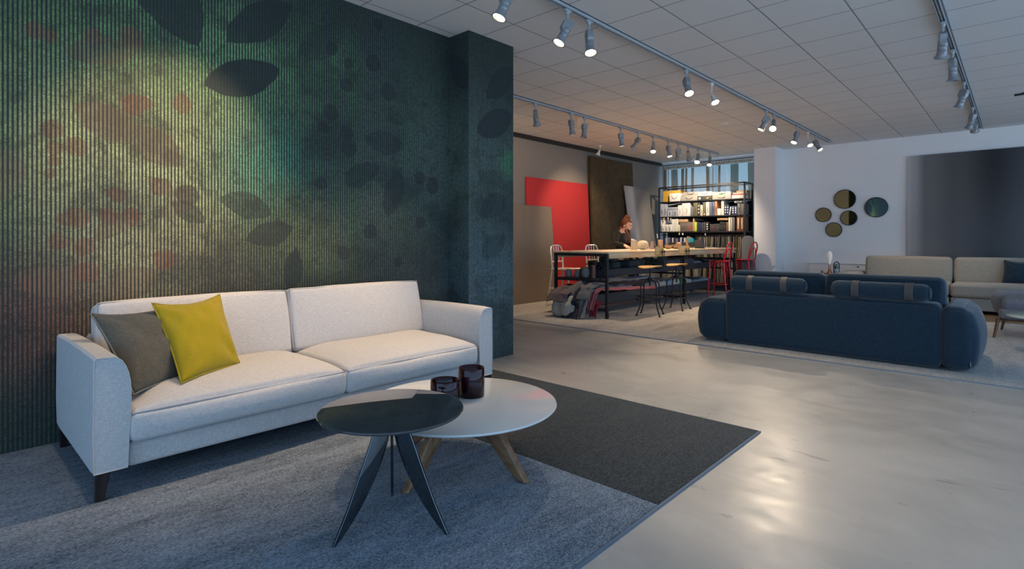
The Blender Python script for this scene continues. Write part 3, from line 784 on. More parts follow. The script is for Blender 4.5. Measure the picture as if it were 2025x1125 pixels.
for k, (w, h) in enumerate(((.006, .004), (.004, .006), (.006, .003), (.003, .005), (.006, .004))): wm.box((-.315, 6.3282, .082+k*.0075), (w, .001, h))
wm.bm.transform(Matrix.Translation(s2.location).inverted()); wm.build('tag_mark', plain('white_print', (.7, .7, .7), .6), lbo)
m = MB().soft((1.985, .25, .60), .055, bul(.0, 0, .004), n=16).move((-1.518, 6.455, .32)); bo = wpart(m, 'back', NV, s2, 60)
seam(bo, [(-2.49, 6.345, .05), (-2.49, 6.345, .585), (-2.44, 6.338, .608), (-1.52, 6.336, .613), (-.60, 6.338, .608), (-.545, 6.345, .585), (-.545, 6.345, .05)], s2)
m = MB().soft((1.98, .86, .22), .03, n=10).move((-1.518, 6.90, .14)); wpart(m, 'base', NV, s2)
for (a, b, z1) in ((-2.515, -1.545, .842), (-1.535, -.515, .846)):
    m = MB().soft((b-a, .22, .46), .06, bul(.01, 0, .0), n=12).move(((a+b)/2, 6.69, z1-.23), (R(-3), 0, 0)); o = wpart(m, 'back_cushion', NV, s2, 60)
    seam(o, [(a+.035, 6.60, .42), (a+.035, 6.585, z1-.035), (b-.035, 6.585, z1-.035), (b-.035, 6.60, .42)], s2)
    m = MB().soft((b-a-.01, .72, .20), .05, bul(.01, 0, .02), n=12).move(((a+b)/2, 6.95, .36)); wpart(m, 'seat_cushion', NV, s2, 60)
for (a, b, zc, straps) in ((-2.475, -1.655, .706, (-2.235, -1.875)), (-1.43, -.595, .704, (-1.205, -.765))):
    def fn(p, u, v, w):
        return Vector((p.x, p.y*(1+.03*math.sin(p.x*9)), p.z*(1+.02*math.sin(p.x*11)) + .004*noise.noise(Vector((p.x*6, p.y*6, 1)))))
    m = MB().soft((b-a, .150, .172), .074, fn, n=12).move(((a+b)/2, 6.405, zc)); o = wpart(m, 'headrest', NV, s2, 60)
    for sx in (a+.012, b-.012):
        seam(o, [(sx+(.004 if sx < (a+b)/2 else -.004), 6.405 + .054*math.cos(R(k*15)), zc + .064*math.sin(R(k*15))) for k in range(24)], s2, .0028)
    for sx in straps:
        mm = MB(); ring = []
        for k in range(25):
            a_ = R(k*15); ca, sa = math.cos(a_), math.sin(a_)
            q = (abs(ca)**2.2+abs(sa)**2.2)**(-1/2.2); ring.append((q*ca*.0800, q*sa*.0915))
        mm.sheet([[(sx-.033, 6.405+p[0], zc+p[1]) for p in ring], [(sx+.033, 6.405+p[0], zc+p[1]) for p in ring]], .003)
        so = wpart(mm, 'leather_strap', M['leather_strap'], s2, 60)
        st = MB()
        for e in (-.029, .029): st.tube([(sx+e, 6.405+p[0]*1.022, zc+p[1]*1.022) for p in ring[:-1]], .0012, 4, closed=True)
        st.bm.transform(Matrix.Translation(s2.location).inverted()); st.build('stitching', M['seam_light'], so)

# ------------------------------------------------------------------ grey-beige sofa in front of the picture wall
SN = M['sand_cloth']
s3 = thing('beige_sofa', 'long grey-beige modular sofa under the large dark ombre panel', 'sofa', (-.4, 12.0, .008))
sp = M['shell_cloth']
for (a, b) in ((-2.14, -.84), (-.83, .62)):
    m = MB().soft((b-a-.01, .74, .22), .05, bul(.012, 0, .02), n=10).move(((a+b)/2, 11.78, .375)); wpart(m, 'seat_cushion', SN, s3, 60)
    m = MB().soft((b-a-.012, .95, .20), .02, n=8).move(((a+b)/2, 11.93, .162)); wpart(m, 'base', SN, s3)
    m = MB().soft((b-a-.02, .20, .46), .06, bul(.01, 0, .01), n=10).move(((a+b)/2, 12.20, .665), (R(-8), 0, 0)); wpart(m, 'back_cushion', SN, s3, 60)
    m = MB().soft((b-a-.012, .14, .52), .03, n=8).move(((a+b)/2, 12.40, .36)); wpart(m, 'back_frame', SN, s3)
for (x0, x1) in ((-2.50, -2.15), (.63, .98)):
    m = MB().soft((x1-x0, 1.02, .53), .07, bul(.01, 0, .01), n=10).move(((x0+x1)/2, 11.96, .335)); wpart(m, 'armrest', SN, s3, 60)
m = MB()
for (x, y) in ((-2.3, 11.6), (-.85, 11.6), (.8, 11.6), (-2.3, 12.3), (-.85, 12.3), (.8, 12.3)): m.box((x, y, .045), (.06, .06, .07))
wpart(m, 'plinth_feet', M['rubber'], s3)
pillow('throw_pillow', 'dark petrol throw pillow at the right edge, leaning on the beige sofa', M['navy_cloth'], NP,
       [(-.20, 11.93, .50), (.26, 11.93, .50), (.26, 12.06, .88), (-.18, 12.06, .87)], .06, 3)

# ------------------------------------------------------------------ lounge chair at the right edge
def ribbed():
    t = NT('ribbed_grey_blue_cloth'); o = t.sep(t.obj())
    w = t.math('ABSOLUTE', t.math('SUBTRACT', t.math('FRACT', t.math('MULTIPLY', o[0], 70)), .5))
    n = t.noise(t.obj(), 160, 2); f = t.math('ADD', t.math('MULTIPLY', w, 1.4), t.math('MULTIPLY', n, .5), clamp=True)
    t.set(col=t.mix(f, (.05, .06, .085), (.19, .21, .25)), rough=.9); t.bump(w, .6, .004); return t.m
M['rib_cloth'] = ribbed()
lc = thing('lounge_chair', 'grey upholstered lounge chair with ribbed cushion and wooden legs, at the right edge', 'chair', (.25, 9.25, .010))
def tap(p, u, v, w): return Vector((p.x*(1-.10*(1-w)/2) + (.02*(1-w*w)*u), p.y*(1-.10*(1-w)/2), p.z + .03*u*w))
m = MB().soft((1.02, .70, .33), .06, tap, n=12).move((.25, 9.42, .405)); wpart(m, 'shell', M['shell_cloth'], lc, 60)
m = MB().soft((.90, .30, .16), .05, bul(.012, 0, .012), n=12).move((.30, 9.02, .425), (R(10), 0, 0)); wpart(m, 'cushion', M['rib_cloth'], lc, 60)
m = MB().soft((.93, .36, .12), .04, bul(.01, 0, 0), n=10).move((.29, 9.03, .305)); wpart(m, 'seat', M['shell_cloth'], lc, 60)
m = MB().box((.28, 8.93, .235), (.92, .035, .03), bev=.006); wpart(m, 'front_rail', M['walnut'], lc)
for (x, y, dx, dy) in ((-.185, 8.93, -.04, -.05), (.74, 8.93, .04, -.05), (-.13, 9.68, -.04, .05), (.68, 9.68, .04, .05)):
    m = MB().tube([(x, y, .245), (x+dx*.5, y+dy*.5, .12), (x+dx, y+dy, .010)], [.021, .018, .013], 10); wpart(m, 'leg', M['walnut'], lc)

gt = thing('round_table', 'round table with pale green glass top cut by the right edge', 'table', (.245, 7.94, .010))
t_ = NT('pale_green_glass'); t_.set(col=(.48, .58, .54), rough=.06, spec=.6)
MB().lathe([(0, .383), (.345, .383), (.352, .388), (.352, .394), (.346, .398), (0, .398)], seg=64).build('table_top', t_.m, gt)
MB().lathe([(0, 0), (.16, 0), (.165, .008), (.03, .02), (.018, .05), (.018, .37), (.06, .383), (0, .383)], seg=32).build('pedestal', M['walnut'], gt)

# ------------------------------------------------------------------ side table with lamp and plant dome
sx, sy = -2.655, 12.0
st_ = thing('side_table', 'small round copper-red side table between the blue sofa and the white wall', 'side table', (sx, sy, .008))
M['copper_red'] = plain('copper_red_lacquer', (.22, .045, .03), .3, .4)
M['copper'] = plain('polished_copper', (.62, .24, .13), .25, .9)
MB().lathe([(0, .528), (.205, .528), (.212, .534), (.212, .542), (0, .540)], seg=48).build('table_top', M['copper_red'], st_)
MB().lathe([(0, 0), (.14, 0), (.14, .008), (.012, .014), (.012, .528), (0, .528)], seg=24).build('pedestal', M['copper_red'], st_)
MB().lathe([(0, 0), (.028, 0), (.030, .006), (.012, .014), (.022, .03), (.022, .045), (0, .052)], seg=20).build('brass_knob_dish', plain('brass', (.60, .42, .10), .25, .9), None, (sx-.17, sy-.05, .550))
tag(bpy.data.objects['brass_knob_dish'], 'tiny brass piece at the left rim of the copper-red side table', 'ornament')
lm = thing('table_lamp', 'slender lamp with milky oblong glass on a copper cone, on the side table', 'lamp', (sx-.045, sy-.02, .549))
MB().lathe([(0, 0), (.045, 0), (.045, .006), (.026, .05), (.018, .12), (.016, .17), (0, .17)], seg=24).build('lamp_base', M['copper'], lm)
t_ = NT('milky_glass'); t_.set(col=(.86, .84, .80), rough=.25, emit=(1, .85, .65), estr=.12)
MB().lathe([(0, .165), (.018, .17), (.030, .22), (.047, .30), (.050, .35), (.040, .40), (.020, .425), (0, .43)], seg=24).build('lamp_shade', t_.m, lm)
dm = thing('plant_dome', 'small cactus under a clear glass dome beside the slender lamp', 'plant', (sx+.075, sy-.03, .549))
MB().lathe([(0, 0), (.042, 0), (.045, .05), (.043, .085), (0, .085)], seg=24).build('pot', M['lamp_white'], dm)
m = MB()
for (px, h, r) in ((0, .105, .020), (-.018, .075, .014), (.019, .066, .013)):
    m.lathe([(0, .08), (r, .085), (r*1.1, .08+h*.6), (r*.7, .08+h*.92), (0, .08+h)], (px, 0, 0), seg=14)
m.build('cactus', plain('cactus_green', (.06, .10, .045), .7, var=.4, scale=90), dm)
def clear_glass():
    t = NT('clear_dome_glass'); tr = t.n('ShaderNodeBsdfTransparent'); gl = t.n('ShaderNodeBsdfGlossy'); gl.inputs['Roughness'].default_value = .03; tr.inputs[0].default_value = (.9, .94, .95, 1)
    fr = t.n('ShaderNodeFresnel'); fr.inputs[0].default_value = 1.5; mx = t.n('ShaderNodeMixShader')
    t.t.links.new(fr.outputs[0], mx.inputs[0]); t.t.links.new(tr.outputs[0], mx.inputs[1]); t.t.links.new(gl.outputs[0], mx.inputs[2]); t.t.links.new(mx.outputs[0], t.out.inputs[0]); return t.m
MB().lathe([(.054, .002), (.054, .15), (.048, .195), (.030, .225), (0, .238)], seg=28).build('glass_dome', clear_glass(), dm, smooth=180)

# ------------------------------------------------------------------ wall of mirrors, radiator cover, ombre panels
def mirror_mat(name, col):
    t = NT(name); t.set(col=col, metal=1.0, rough=.02); return t.m
amber = mirror_mat('amber_mirror', (.42, .37, .20)); grey_m = mirror_mat('blue_grey_mirror', (.30, .37, .38))
for (x, z, r, mt, lab, tilt) in ((-2.690, 2.054, .203, amber, 'large round amber mirror, topmost on the white wall', 0), (-3.093, 1.736, .155, amber, 'small round amber mirror, leftmost on the white wall', 0),
        (-2.618, 1.657, .157, amber, 'small round amber mirror below the large amber one', 0), (-2.895, 1.413, .156, amber, 'small round amber mirror, lowest of the group', 0), (-2.133, 1.862, .205, grey_m, 'round blue-grey mirror, set apart at the right of the group', 2)):
    t = thing('wall_mirror', lab, 'mirror', (x, 13.22, z), 0, 'round wall mirrors')
    Mx = Matrix.Rotation(R(90), 4, 'X')
    MB().lathe([(r-.014, 0), (r, 0), (r, .038), (r-.006, .042), (r-.012, .038), (r-.013, .024)], seg=64, m=Mx).build('frame', M['steel_black'], t)
    MB().lathe([(0, .0), (r-.013, .0), (r-.013, .025), (0, .025)], seg=64, m=Mx).build('mirror_glass', mt, t)
rc = thing('radiator_cover', 'low white radiator cover on the white wall behind the side table', 'radiator', (-2.6, 13.12, 0))
m = MB().box((-2.35, 13.13, .35), (1.95, .17, .68), bev=.008).box((-2.35, 13.125, .697), (1.99, .19, .014), bev=.003); wpart(m, 'casing', M['white_paint'], rc)
m = MB().box((-2.42, 13.043, .64), (.045, .004, .018)); wpart(m, 'vent_slot', M['rubber'], rc)

def ombre(name, x0, L, stops, axis=0, zsheen=0.0):
    t = NT(name); o = t.sep(t.obj())
    f = t.math('DIVIDE', t.math('SUBTRACT', o[axis], x0), L)
    n = t.noise(t.scalev(t.obj(), (3, 3, 60)), 4, 3, .6)
    cr = t.n('ShaderNodeValToRGB'); e = cr.color_ramp.elements
    while len(e) > 1: e.remove(e[0])
    e[0].position = stops[0][0]; e[0].color = (*[c for c in stops[0][1]], 1)
    for p, c in stops[1:]: k = e.new(p); k.color = (*c, 1)
    cr.color_ramp.interpolation = 'EASE'
    t.put(cr.inputs[0], f)
    col = cr.outputs[0]
    if zsheen: col = t.mix(t.math('MULTIPLY', t.ramp(o[2], 2.6, .8), zsheen), col, (.20, .20, .21))  # satin reflection put into the colour: paler toward the bottom
    col = t.mix(t.math('MULTIPLY', n, .12), col, (.30, .30, .30))
    t.set(col=col, rough=.6, spec=.3); t.bump(t.noise(t.obj(), 260, 2), .2, .001); return t.m
pn = thing('ombre_panel', 'huge leaning panel fading from white edge to near black, behind the beige sofa', 'wall panel', (0, 13.1, 0))
pm_ = ombre('black_ombre_cloth', -1.61, 2.9, [(0, (.60, .60, .60)), (.035, (.46, .46, .46)), (.10, (.19, .187, .187)), (.26, (.10, .096, .095)), (.44, (.020, .020, .024)), (.60, (.055, .057, .066)), (1, (.25, .25, .26))], 0, .35)
m = MB().box((-.16, 0, 1.43), (2.90, .045, 2.83), bev=.006).move((0, .035, 0), (R(-1.2), 0, 0)); m.build('panel_board', pm_, pn)
pn.rotation_euler = (0, 0, 0)

# ------------------------------------------------------------------ panels leaning on the workshop wall
def dot_panel(name, c1, c2, kz, ky, rough=.5):
    t = NT(name); o = t.sep(t.obj())
    a = t.math('FRACT', t.math('MULTIPLY', o[2], kz)); row = t.math('FLOOR', t.math('MULTIPLY', o[2], kz))
    b = t.math('FRACT', t.math('ADD', t.math('MULTIPLY', o[1], ky), t.math('MULTIPLY', row, .5)))
    d = t.vmath('DISTANCE', t.comb(a, b), (.5, .5, 0)); f = t.ramp(d, .22, .34)
    t.set(col=t.mix(f, c1, c2), rough=rough, spec=.4); t.bump(f, .35, .004); return t.m
def row_panel(name, c1, c2):
    t = NT(name); o = t.sep(t.obj())
    a = t.math('ABSOLUTE', t.math('SUBTRACT', t.math('FRACT', t.math('MULTIPLY', o[2], 14)), .5))
    n = t.noise(t.scalev(t.obj(), (1, 40, 160)), 1, 3, .6)
    f = t.ramp(a, .0, .06); g = t.math('MULTIPLY', t.math('ADD', f, n), .55, clamp=True)
    t.set(col=t.mix(g, c1, c2), rough=.75, spec=.25); t.bump(f, .2, .003); return t.m
def leaning(name, label, cat, y0, y1, h, foot, th, mat, part, bev=.005, top=0.0):
    """board standing at y0..y1 with its foot `foot` metres off the wall, leaning back on it"""
    t = thing(name, label, cat, (-7.04+foot, y0, .010)); a = math.atan2(foot-th-.004-top, h)
    m = MB().box((-th/2, (y1-y0)/2, h/2), (th, y1-y0, h), bev=bev).move((0, 0, 0), (0, -a, 0)); m.build(part, mat, t); return t
leaning('wall_panel', 'grey-brown dotted panel leaning at the left, half hidden by the striped pier', 'wall panel', 6.75, 8.58, 1.86, .30, .03, dot_panel('dotted_brown_panel', (.145, .115, .090), (.205, .165, .13), 42, 20), 'panel_board', top=.10)
leaning('wall_panel', 'bright red ribbed textile panel leaning on the grey wall', 'wall panel', 7.93, 9.99, 2.42, .16, .035, row_panel('red_textile', (.38, .022, .028), (.47, .036, .040)), 'panel_board')
tp = thing('tufted_panel', 'tall dark olive button-tufted panel leaning between the red and the grey panels', 'wall panel', (-6.86, 10.01, .010))
def tuft(u, v):
    """depth of buttoned padding at cell coordinates"""
    best = 9; 
    for du in (-1, 0, 1):
        for dv in (-1, 0, 1):
            j = round(v)+dv; ii = round(u - (.5 if j % 2 else 0))+du + (.5 if j % 2 else 0)
            best = min(best, math.hypot(u-ii, (v-j)*.9))
    return -.024*math.exp(-(best/.13)**2) - .004*math.exp(-(best/.45)**2)
rows = []; W_, H_ = 1.78, 3.05
ny, nz = 90, 150
for k in range(nz+1):
    z = H_*k/nz; row = []
    for j in range(ny+1):
        y = W_*j/ny; e = min(y, W_-y, z, H_-z); edge = -.03*max(0, 1-e/.03)**2
        row.append((.05 + tuft(y/.235+.3, z/.165) + edge, y, z))
    rows.append(row)
def velvet():
    t = NT('dark_olive_velvet'); n = t.noise(t.obj(), 6, 4, .6)
    t.set(col=t.mix(n, (.032, .024, .012), (.095, .072, .040)), rough=.85, sheen=.08, spec=.12); return t.m
m = MB().sheet(rows); m.box((-.0, W_/2, H_/2), (.05, W_, H_)); m.move((0, 0, 0), (0, -.036, 0)); m.build('padding', velvet(), tp, smooth=60)
m = MB()
for j in range(1, int(H_/.165)+1):
    y = -.3 + (.5 if j % 2 else 0)
    while y*.235 < W_-.05:
        if y*.235 > .05 and j*.165 < H_-.05: m.lathe([(0, .010), (.008, .007), (.011, 0), (0, 0)], seg=8, m=Matrix.Translation((.018, y*.235, j*.165)) @ Matrix.Rotation(R(90), 4, 'Y'))
        y += 1
m.move((0, 0, 0), (0, -.036, 0)); o = m.build('buttons', M['steel_black'], tp); o['kind'] = 'stuff'
gp = leaning('ombre_panel', 'narrower silver-grey ombre panel leaning beside the tufted panel behind the woman', 'wall panel', 11.28, 12.42, 2.50, .55, .035, None, 'panel_board', top=.15)
gp.children[0].data.materials.clear(); gp.children[0].data.materials.append(ombre('silver_ombre_cloth', 0, 1.2, [(0, (.40, .39, .38)), (.22, (.52, .50, .48)), (.42, (.21, .195, .185)), (1, (.15, .14, .13))], 1))

# ------------------------------------------------------------------ high work table with two steel trays
X0, X1, Y0, Y1 = -5.55, -4.53, 6.98, 12.04
wt = thing('work_table', 'long bar-height oak table on a black steel frame with two steel tray shelves', 'table', ((X0+X1)/2, (Y0+Y1)/2, .010))
m = MB().box(((X0+X1)/2, (Y0+Y1)/2, 1.006), (X1-X0+.02, Y1-Y0+.02, .026), bev=.003); wpart(m, 'table_top', M['oak_pale'], wt)
for x in (X1-.022, X0+.022):
    m = MB().box((x, (Y0+Y1)/2+.02, .955), (.044, Y1-Y0-.04, .078), bev=.002); wpart(m, 'apron_beam', M['oak_pale'], wt)
for y in (Y0+.02, Y1-.02):
    m = MB().box(((X0+X1)/2, y-.012, .972), (X1-X0, .045, .042), bev=.002); wpart(m, 'end_rail', M['steel_black'], wt)
    for z in (.572, .135):
        m = MB().box(((X0+X1)/2, y, z), (X1-X0-.04, .035, .035), bev=.002); wpart(m, 'cross_rail', M['steel_black'], wt)
for y in (Y0+.012, 9.58, Y1-.012):
    for x in (X0+.022, X1-.022):
        m = MB().box((x, y, .48), (.042, .042, .944), bev=.002); wpart(m, 'leg', M['steel_black'], wt)
for y in (9.58,):
    m = MB().box(((X0+X1)/2, y, .135), (X1-X0-.04, .035, .035), bev=.002).box(((X0+X1)/2, y, .572), (X1-X0-.04, .035, .035), bev=.002); wpart(m, 'cross_rail', M['steel_black'], wt)
def tray(x0, x1, y0, y1, z0, z1):
    m = MB(); th = .006
    m.box(((x0+x1)/2, (y0+y1)/2, z0+th/2), (x1-x0, y1-y0, th)); m.box((x1-th/2, (y0+y1)/2, (z0+z1)/2), (th, y1-y0, z1-z0)); m.box((x0+th/2, (y0+y1)/2, (z0+z1)/2), (th, y1-y0, z1-z0))
    m.box(((x0+x1)/2, y0+th/2, (z0+z1)/2), (x1-x0, th, z1-z0)); m.box(((x0+x1)/2, y1-th/2, (z0+z1)/2), (x1-x0, th, z1-z0))
    wpart(m, 'tray', M['steel_dark'], wt)
tray(-5.42, -4.93, 7.50, 11.98, .592, .712)
tray(-5.46, -4.93, 7.24, 11.98, .155, .325)
m = MB().box((-5.0, 7.25, .582), (.9, .50, .012)); m.box((-5.18, 7.25, .582), (.66, .5, .012)); 
m = MB().box((-5.19, 7.25, .595), (.62, .48, .010)); wpart(m, 'end_shelf', M['steel_black'], wt)

# vases on the end shelf
M['stone_grey'] = plain('grey_stoneware', (.19, .20, .19), .7, var=.25, scale=20)
def ribbed_vase(x, y, r, h, mat, label, name='stoneware_pot', cat='vase'):
    t = thing(name, label, cat, (x, y, .600)); pr = [(0, 0), (r*.55, 0)]
    n = 14
    for k in range(n+1):
        f = k/n; pr.append((r*(.62+.38*math.sin(math.pi*(.12+.80*f)))*(1+.02*(k % 2)), h*f*.9+.004))
    pr += [(r*.55, h*.93), (r*.58, h), (r*.50, h), (r*.46, h*.9), (0, h*.88)]
    MB().lathe(pr, seg=28).build('pot_body', mat, t, smooth=60)
    return t
ribbed_vase(-5.38, 7.14, .058, .125, M['stone_grey'], 'small round grey stoneware pot, leftmost on the steel shelf end')
ribbed_vase(-5.22, 7.15, .048, .105, M['stone_grey'], 'smallest grey stoneware pot between two larger ones on the shelf end')
ribbed_vase(-5.07, 7.17, .074, .165, M['stone_grey'], 'largest grey ribbed stoneware pot on the shelf end')
t = thing('copper_vase', 'brown copper cylinder vase beside the largest grey pot', 'vase', (-4.945, 7.20, .600))
MB().lathe([(0, 0), (.042, 0), (.042, .20), (.038, .20), (.038, .01), (0, .01)], seg=24).build('vase_body', plain('aged_copper', (.16, .075, .055), .45, .5, var=.35, scale=30), t)
t = thing('black_bowl', 'small dark bowl balanced above the grey stoneware pots', 'bowl', (-5.06, 7.36, .600))
MB().lathe([(0, 0), (.03, 0), (.02, .06), (.022, .15), (.070, .21), (.085, .255), (.078, .255), (.06, .215), (0, .18)], seg=24).build('bowl_body', M['rubber'], t)

def curly(name, label, cat, c, size, col, seed, n=150, r=.006):
    """heap of short curled strands"""
    t = thing(name, label, cat, c); rd = random.Random(seed); m = MB()
    for _ in range(n):
        p = Vector((rd.uniform(-.5, .5)*size[0], rd.uniform(-.5, .5)*size[1], rd.uniform(0, 1)*size[2]*.85 + .01)); a = rd.uniform(0, 6.3); q = rd.uniform(.015, .035); b = rd.uniform(-1, 1)
        m.tube([p + Vector((math.cos(a+k)*q, math.sin(a+k)*q, abs(b)*.008*k)) for k in range(6)], r, 4)
    m.build('strands', plain(name+'_strands', col, .8, var=.5, scale=60), t); return t
curly('knotted_throw', 'black and white knotted throw heaped at the start of the upper tray', 'throw', (-5.12, 7.66, .600), (.34, .26, .22), (.035, .035, .035), 4, 260, .008)
curly('faux_plant', 'dark green-grey tangled foliage lying in the upper tray', 'plant', (-5.10, 9.22, .600), (.30, .52, .28), (.030, .045, .038), 8, 300, .006)
felt = plain('dark_blue_felt', (.030, .045, .062), .85, var=.2, scale=40)
def felt_box(x, y, z, w, d, h, label):
    t = thing('felt_basket', label, 'basket', (x, y, z), R(4)); MB().soft((d, w, h), min(.03, h*.4), n=6).move((0, 0, h/2)).build('basket_body', felt, t)
    MB().tube([(d/2+.002, -.03, h*.2), (d/2+.006, -.012, h*.8), (d/2+.006, .012, h*.8), (d/2+.002, .035, h*.2)], .004, 6).build('cord', M['seam_light'], t)
felt_box(-5.12, 7.98, .600, .34, .34, .120, 'dark blue felt basket, lowest of the stack of three in the upper tray')
felt_box(-5.14, 7.98, .721, .29, .30, .105, 'dark blue felt basket, middle of the stack of three in the upper tray')
felt_box(-5.15, 7.97, .827, .22, .26, .085, 'dark blue felt basket, topmost of the stack of three in the upper tray')
felt_box(-5.14, 8.62, .600, .66, .36, .130, 'wide dark blue felt basket, lower of the corded pair in the upper tray')
felt_box(-5.14, 8.62, .731, .62, .34, .105, 'wide dark blue felt basket, upper of the corded pair in the upper tray')

def cloth(name, label, cat, base, rows, mat, th=.012, part='folds'):
    t = thing(name, label, cat, base); m = MB().sheet(rows, th); wpart(m, part, mat, t, 60); return t
def drape(x0, x1, path, seed, amp=.018, n=30, fan=0.0):
    """rows of points following path [(y, z)] across x0..x1 with wrinkles"""
    pts = []
    for a, b in zip(path, path[1:]):
        for k in range(8): pts.append((a[0]+(b[0]-a[0])*k/8, a[1]+(b[1]-a[1])*k/8))
    pts.append(path[-1]); L = len(pts); rows = []
    for i, (y, z) in enumerate(pts):
        f = i/(L-1); row = []
        for k in range(n+1):
            u = k/n; x = x0+(x1-x0)*u + fan*(u-.5)*f
            w = noise.noise(Vector((x*9+seed, y*6, z*8)))*amp*1.6 + math.sin(u*13+seed+f*4)*amp*.8 + noise.noise(Vector((x*22, y*14+seed, z*14)))*amp*.6
            row.append((x + w*.4, y - (w if f > .45 else 0), max(.016, z + (w if f <= .55 else 0) + .02*math.sin(math.pi*u))))
        rows.append(row)
    return rows
def cl(name, a, b): return fabric(name, a, b, 260, .4)
cl_mauve = cl('mauve_cloth', (.07, .052, .056), (.15, .115, .12)); cl_cream = cl('cream_grey_cloth', (.28, .28, .25), (.44, .43, .39)); cl_ink = cl('ink_cloth', (.008, .011, .018), (.03, .035, .045))
cl_grey = cl('flannel_grey_cloth', (.075, .078, .085), (.16, .162, .17)); cl_taupe = cl('taupe_cloth', (.16, .14, .14), (.29, .26, .26)); cl_rose = cl('rose_cloth', (.34, .08, .09), (.52, .17, .18)); cl_wine = cl('wine_cloth', (.14, .008, .025), (.24, .02, .04))
t = thing('folded_blanket', 'cream-grey quilt bulging to the floor at the table end', 'blanket', (-5.20, 6.72, .010))
def quilt(p, u, v, w):
    n_ = noise.noise(Vector((p.x*5, p.y*4, p.z*5+3)))*.018 + .006*math.sin(p.x*34+p.z*9)
    q = Vector((p.x*(1-.10*max(0, w)), p.y*(1-.30*max(0, w)), p.z + .05*v*(w > 0)))
    return q + Vector((u, v, w*.5))*n_
MB().soft((.42, .34, .34), .10, quilt, n=14).move((.06, .05, .180)).build('folds', cl_cream, t, smooth=80)
cloth('folded_blanket', 'mauve-brown blanket with loose pointed corner over the cream one', 'blanket', (-5.3, 6.9, .012), drape(-5.40, -5.06, [(7.9, .43), (7.3, .46), (6.95, .45), (6.78, .41), (6.66, .36), (6.58, .25)], 7, .022, fan=.02), cl_mauve, .014)
cloth('folded_blanket', 'ink-black blanket falling to the floor between cream and grey ones', 'blanket', (-5.0, 6.9, .011), drape(-5.07, -4.88, [(7.5, .45), (7.0, .47), (6.82, .42), (6.68, .25), (6.66, .08), (6.62, .02)], 11, .02, fan=.10), cl_ink, .016)
cloth('folded_blanket', 'large slate-grey blanket draped over the top of the pile', 'blanket', (-4.95, 6.9, .013), drape(-5.12, -4.76, [(8.3, .50), (7.6, .53), (7.05, .51), (6.88, .46), (6.78, .36), (6.76, .28)], 15, .022, fan=.12), cl_grey, .018)
cloth('folded_blanket', 'taupe blanket under the slate-grey one with its corner on the floor', 'blanket', (-4.88, 6.9, .012), drape(-4.96, -4.78, [(8.2, .40), (7.4, .44), (7.0, .43), (6.84, .34), (6.74, .16), (6.70, .02)], 19, .02, fan=.05), cl_taupe, .014)
cloth('folded_blanket', 'dusty rose blanket showing along the tray below the slate-grey one', 'blanket', (-4.8, 6.9, .014), drape(-4.84, -4.72, [(8.9, .35), (8.0, .39), (7.1, .43), (6.98, .38), (6.90, .22), (6.88, .12)], 23, .010, fan=.0), cl_rose, .012)
cloth('folded_blanket', 'deep wine-red cloth hanging to the floor beside the frame leg', 'blanket', (-4.72, 6.92, .013), drape(-4.80, -4.68, [(7.06, .24), (6.98, .20), (6.92, .12), (6.89, .02)], 27, .012), cl_wine, .010)
def roll(name, label, p0, p1, r, mat, seed=0):
    a, b = Vector(p0), Vector(p1); t = thing(name, label, 'fabric roll', (a.x, a.y, a.z-r))
    n = 10; m = MB().tube([a.lerp(b, k/n) + Vector((0, 0, .006*math.sin(k*1.7+seed))) for k in range(n+1)], [r*(1+.06*math.sin(k*2.1+seed)) for k in range(n+1)], 16); wpart(m, 'rolled_cloth', mat, t)
def fold_stack(name, label, x, y, z, w, d, h, mat, seed, cat='folded cloth', rz=0):
    t = thing(name, label, cat, (x, y, z), rz)
    def fn(p, u, v, ww): return Vector((p.x*(1+.05*noise.noise(Vector((u*2, v*2, seed)))), p.y*(1+.05*noise.noise(Vector((v*2, u*2, seed+4)))), p.z*(1+.30*noise.noise(Vector((u*1.6+seed, v*1.6, 0))))))
    MB().soft((w, d, h), min(h*.45, .03), fn, n=8).move((0, 0, h/2)).build('folds', mat, t, smooth=60)
cl_sheet = cl('pale_blue_sheet', (.26, .33, .40), (.42, .50, .58)); cl_lin = cl('ecru_cloth', (.44, .40, .34), (.62, .58, .50)); cl_brown = cl('brown_cloth', (.10, .055, .045), (.19, .11, .09)); cl_green = cl('grass_green_cloth', (.04, .20, .04), (.10, .34, .09)); cl_slate = cl('slate_cloth', (.05, .055, .07), (.13, .135, .155))
roll('fabric_roll', 'brown fabric roll lying in the lower tray', (-5.12, 7.9, .44), (-5.12, 9.7, .42), .055, cl_brown)
fold_stack('folded_sheet', 'pale blue sheet folded on the brown roll in the lower tray', -5.125, 8.8, .500, .34, .85, .022, cl_sheet, 2)
fold_stack('folded_textile', 'grey-brown patterned textile bundle, left one in the middle of the lower tray', -5.157, 9.05, .163, .40, .40, .26, cl_taupe, 5)
fold_stack('folded_textile', 'ecru textile bundle in the lower tray behind the nearer black stool', -5.157, 9.50, .163, .40, .36, .25, cl_lin, 9)
fold_stack('folded_textile', 'pale blue-white textile bundle in the lower tray', -5.146, 9.85, .163, .38, .26, .245, cl_sheet, 12)
fold_stack('folded_textile', 'puffy ecru textile bundle left of the green one', -5.146, 10.12, .163, .38, .26, .25, cl_lin, 15)
fold_stack('folded_textile', 'small green textile in the lower tray between the stools', -5.051, 10.42, .163, .20, .18, .27, cl_green, 17)
fold_stack('folded_textile', 'cream textile bundle right of the green one', -5.146, 10.66, .163, .38, .24, .235, cl_lin, 21)
fold_stack('folded_textile', 'pale blue sheets folded flat at the far end of the lower tray', -5.157, 11.30, .163, .40, .80, .205, cl_sheet, 24)
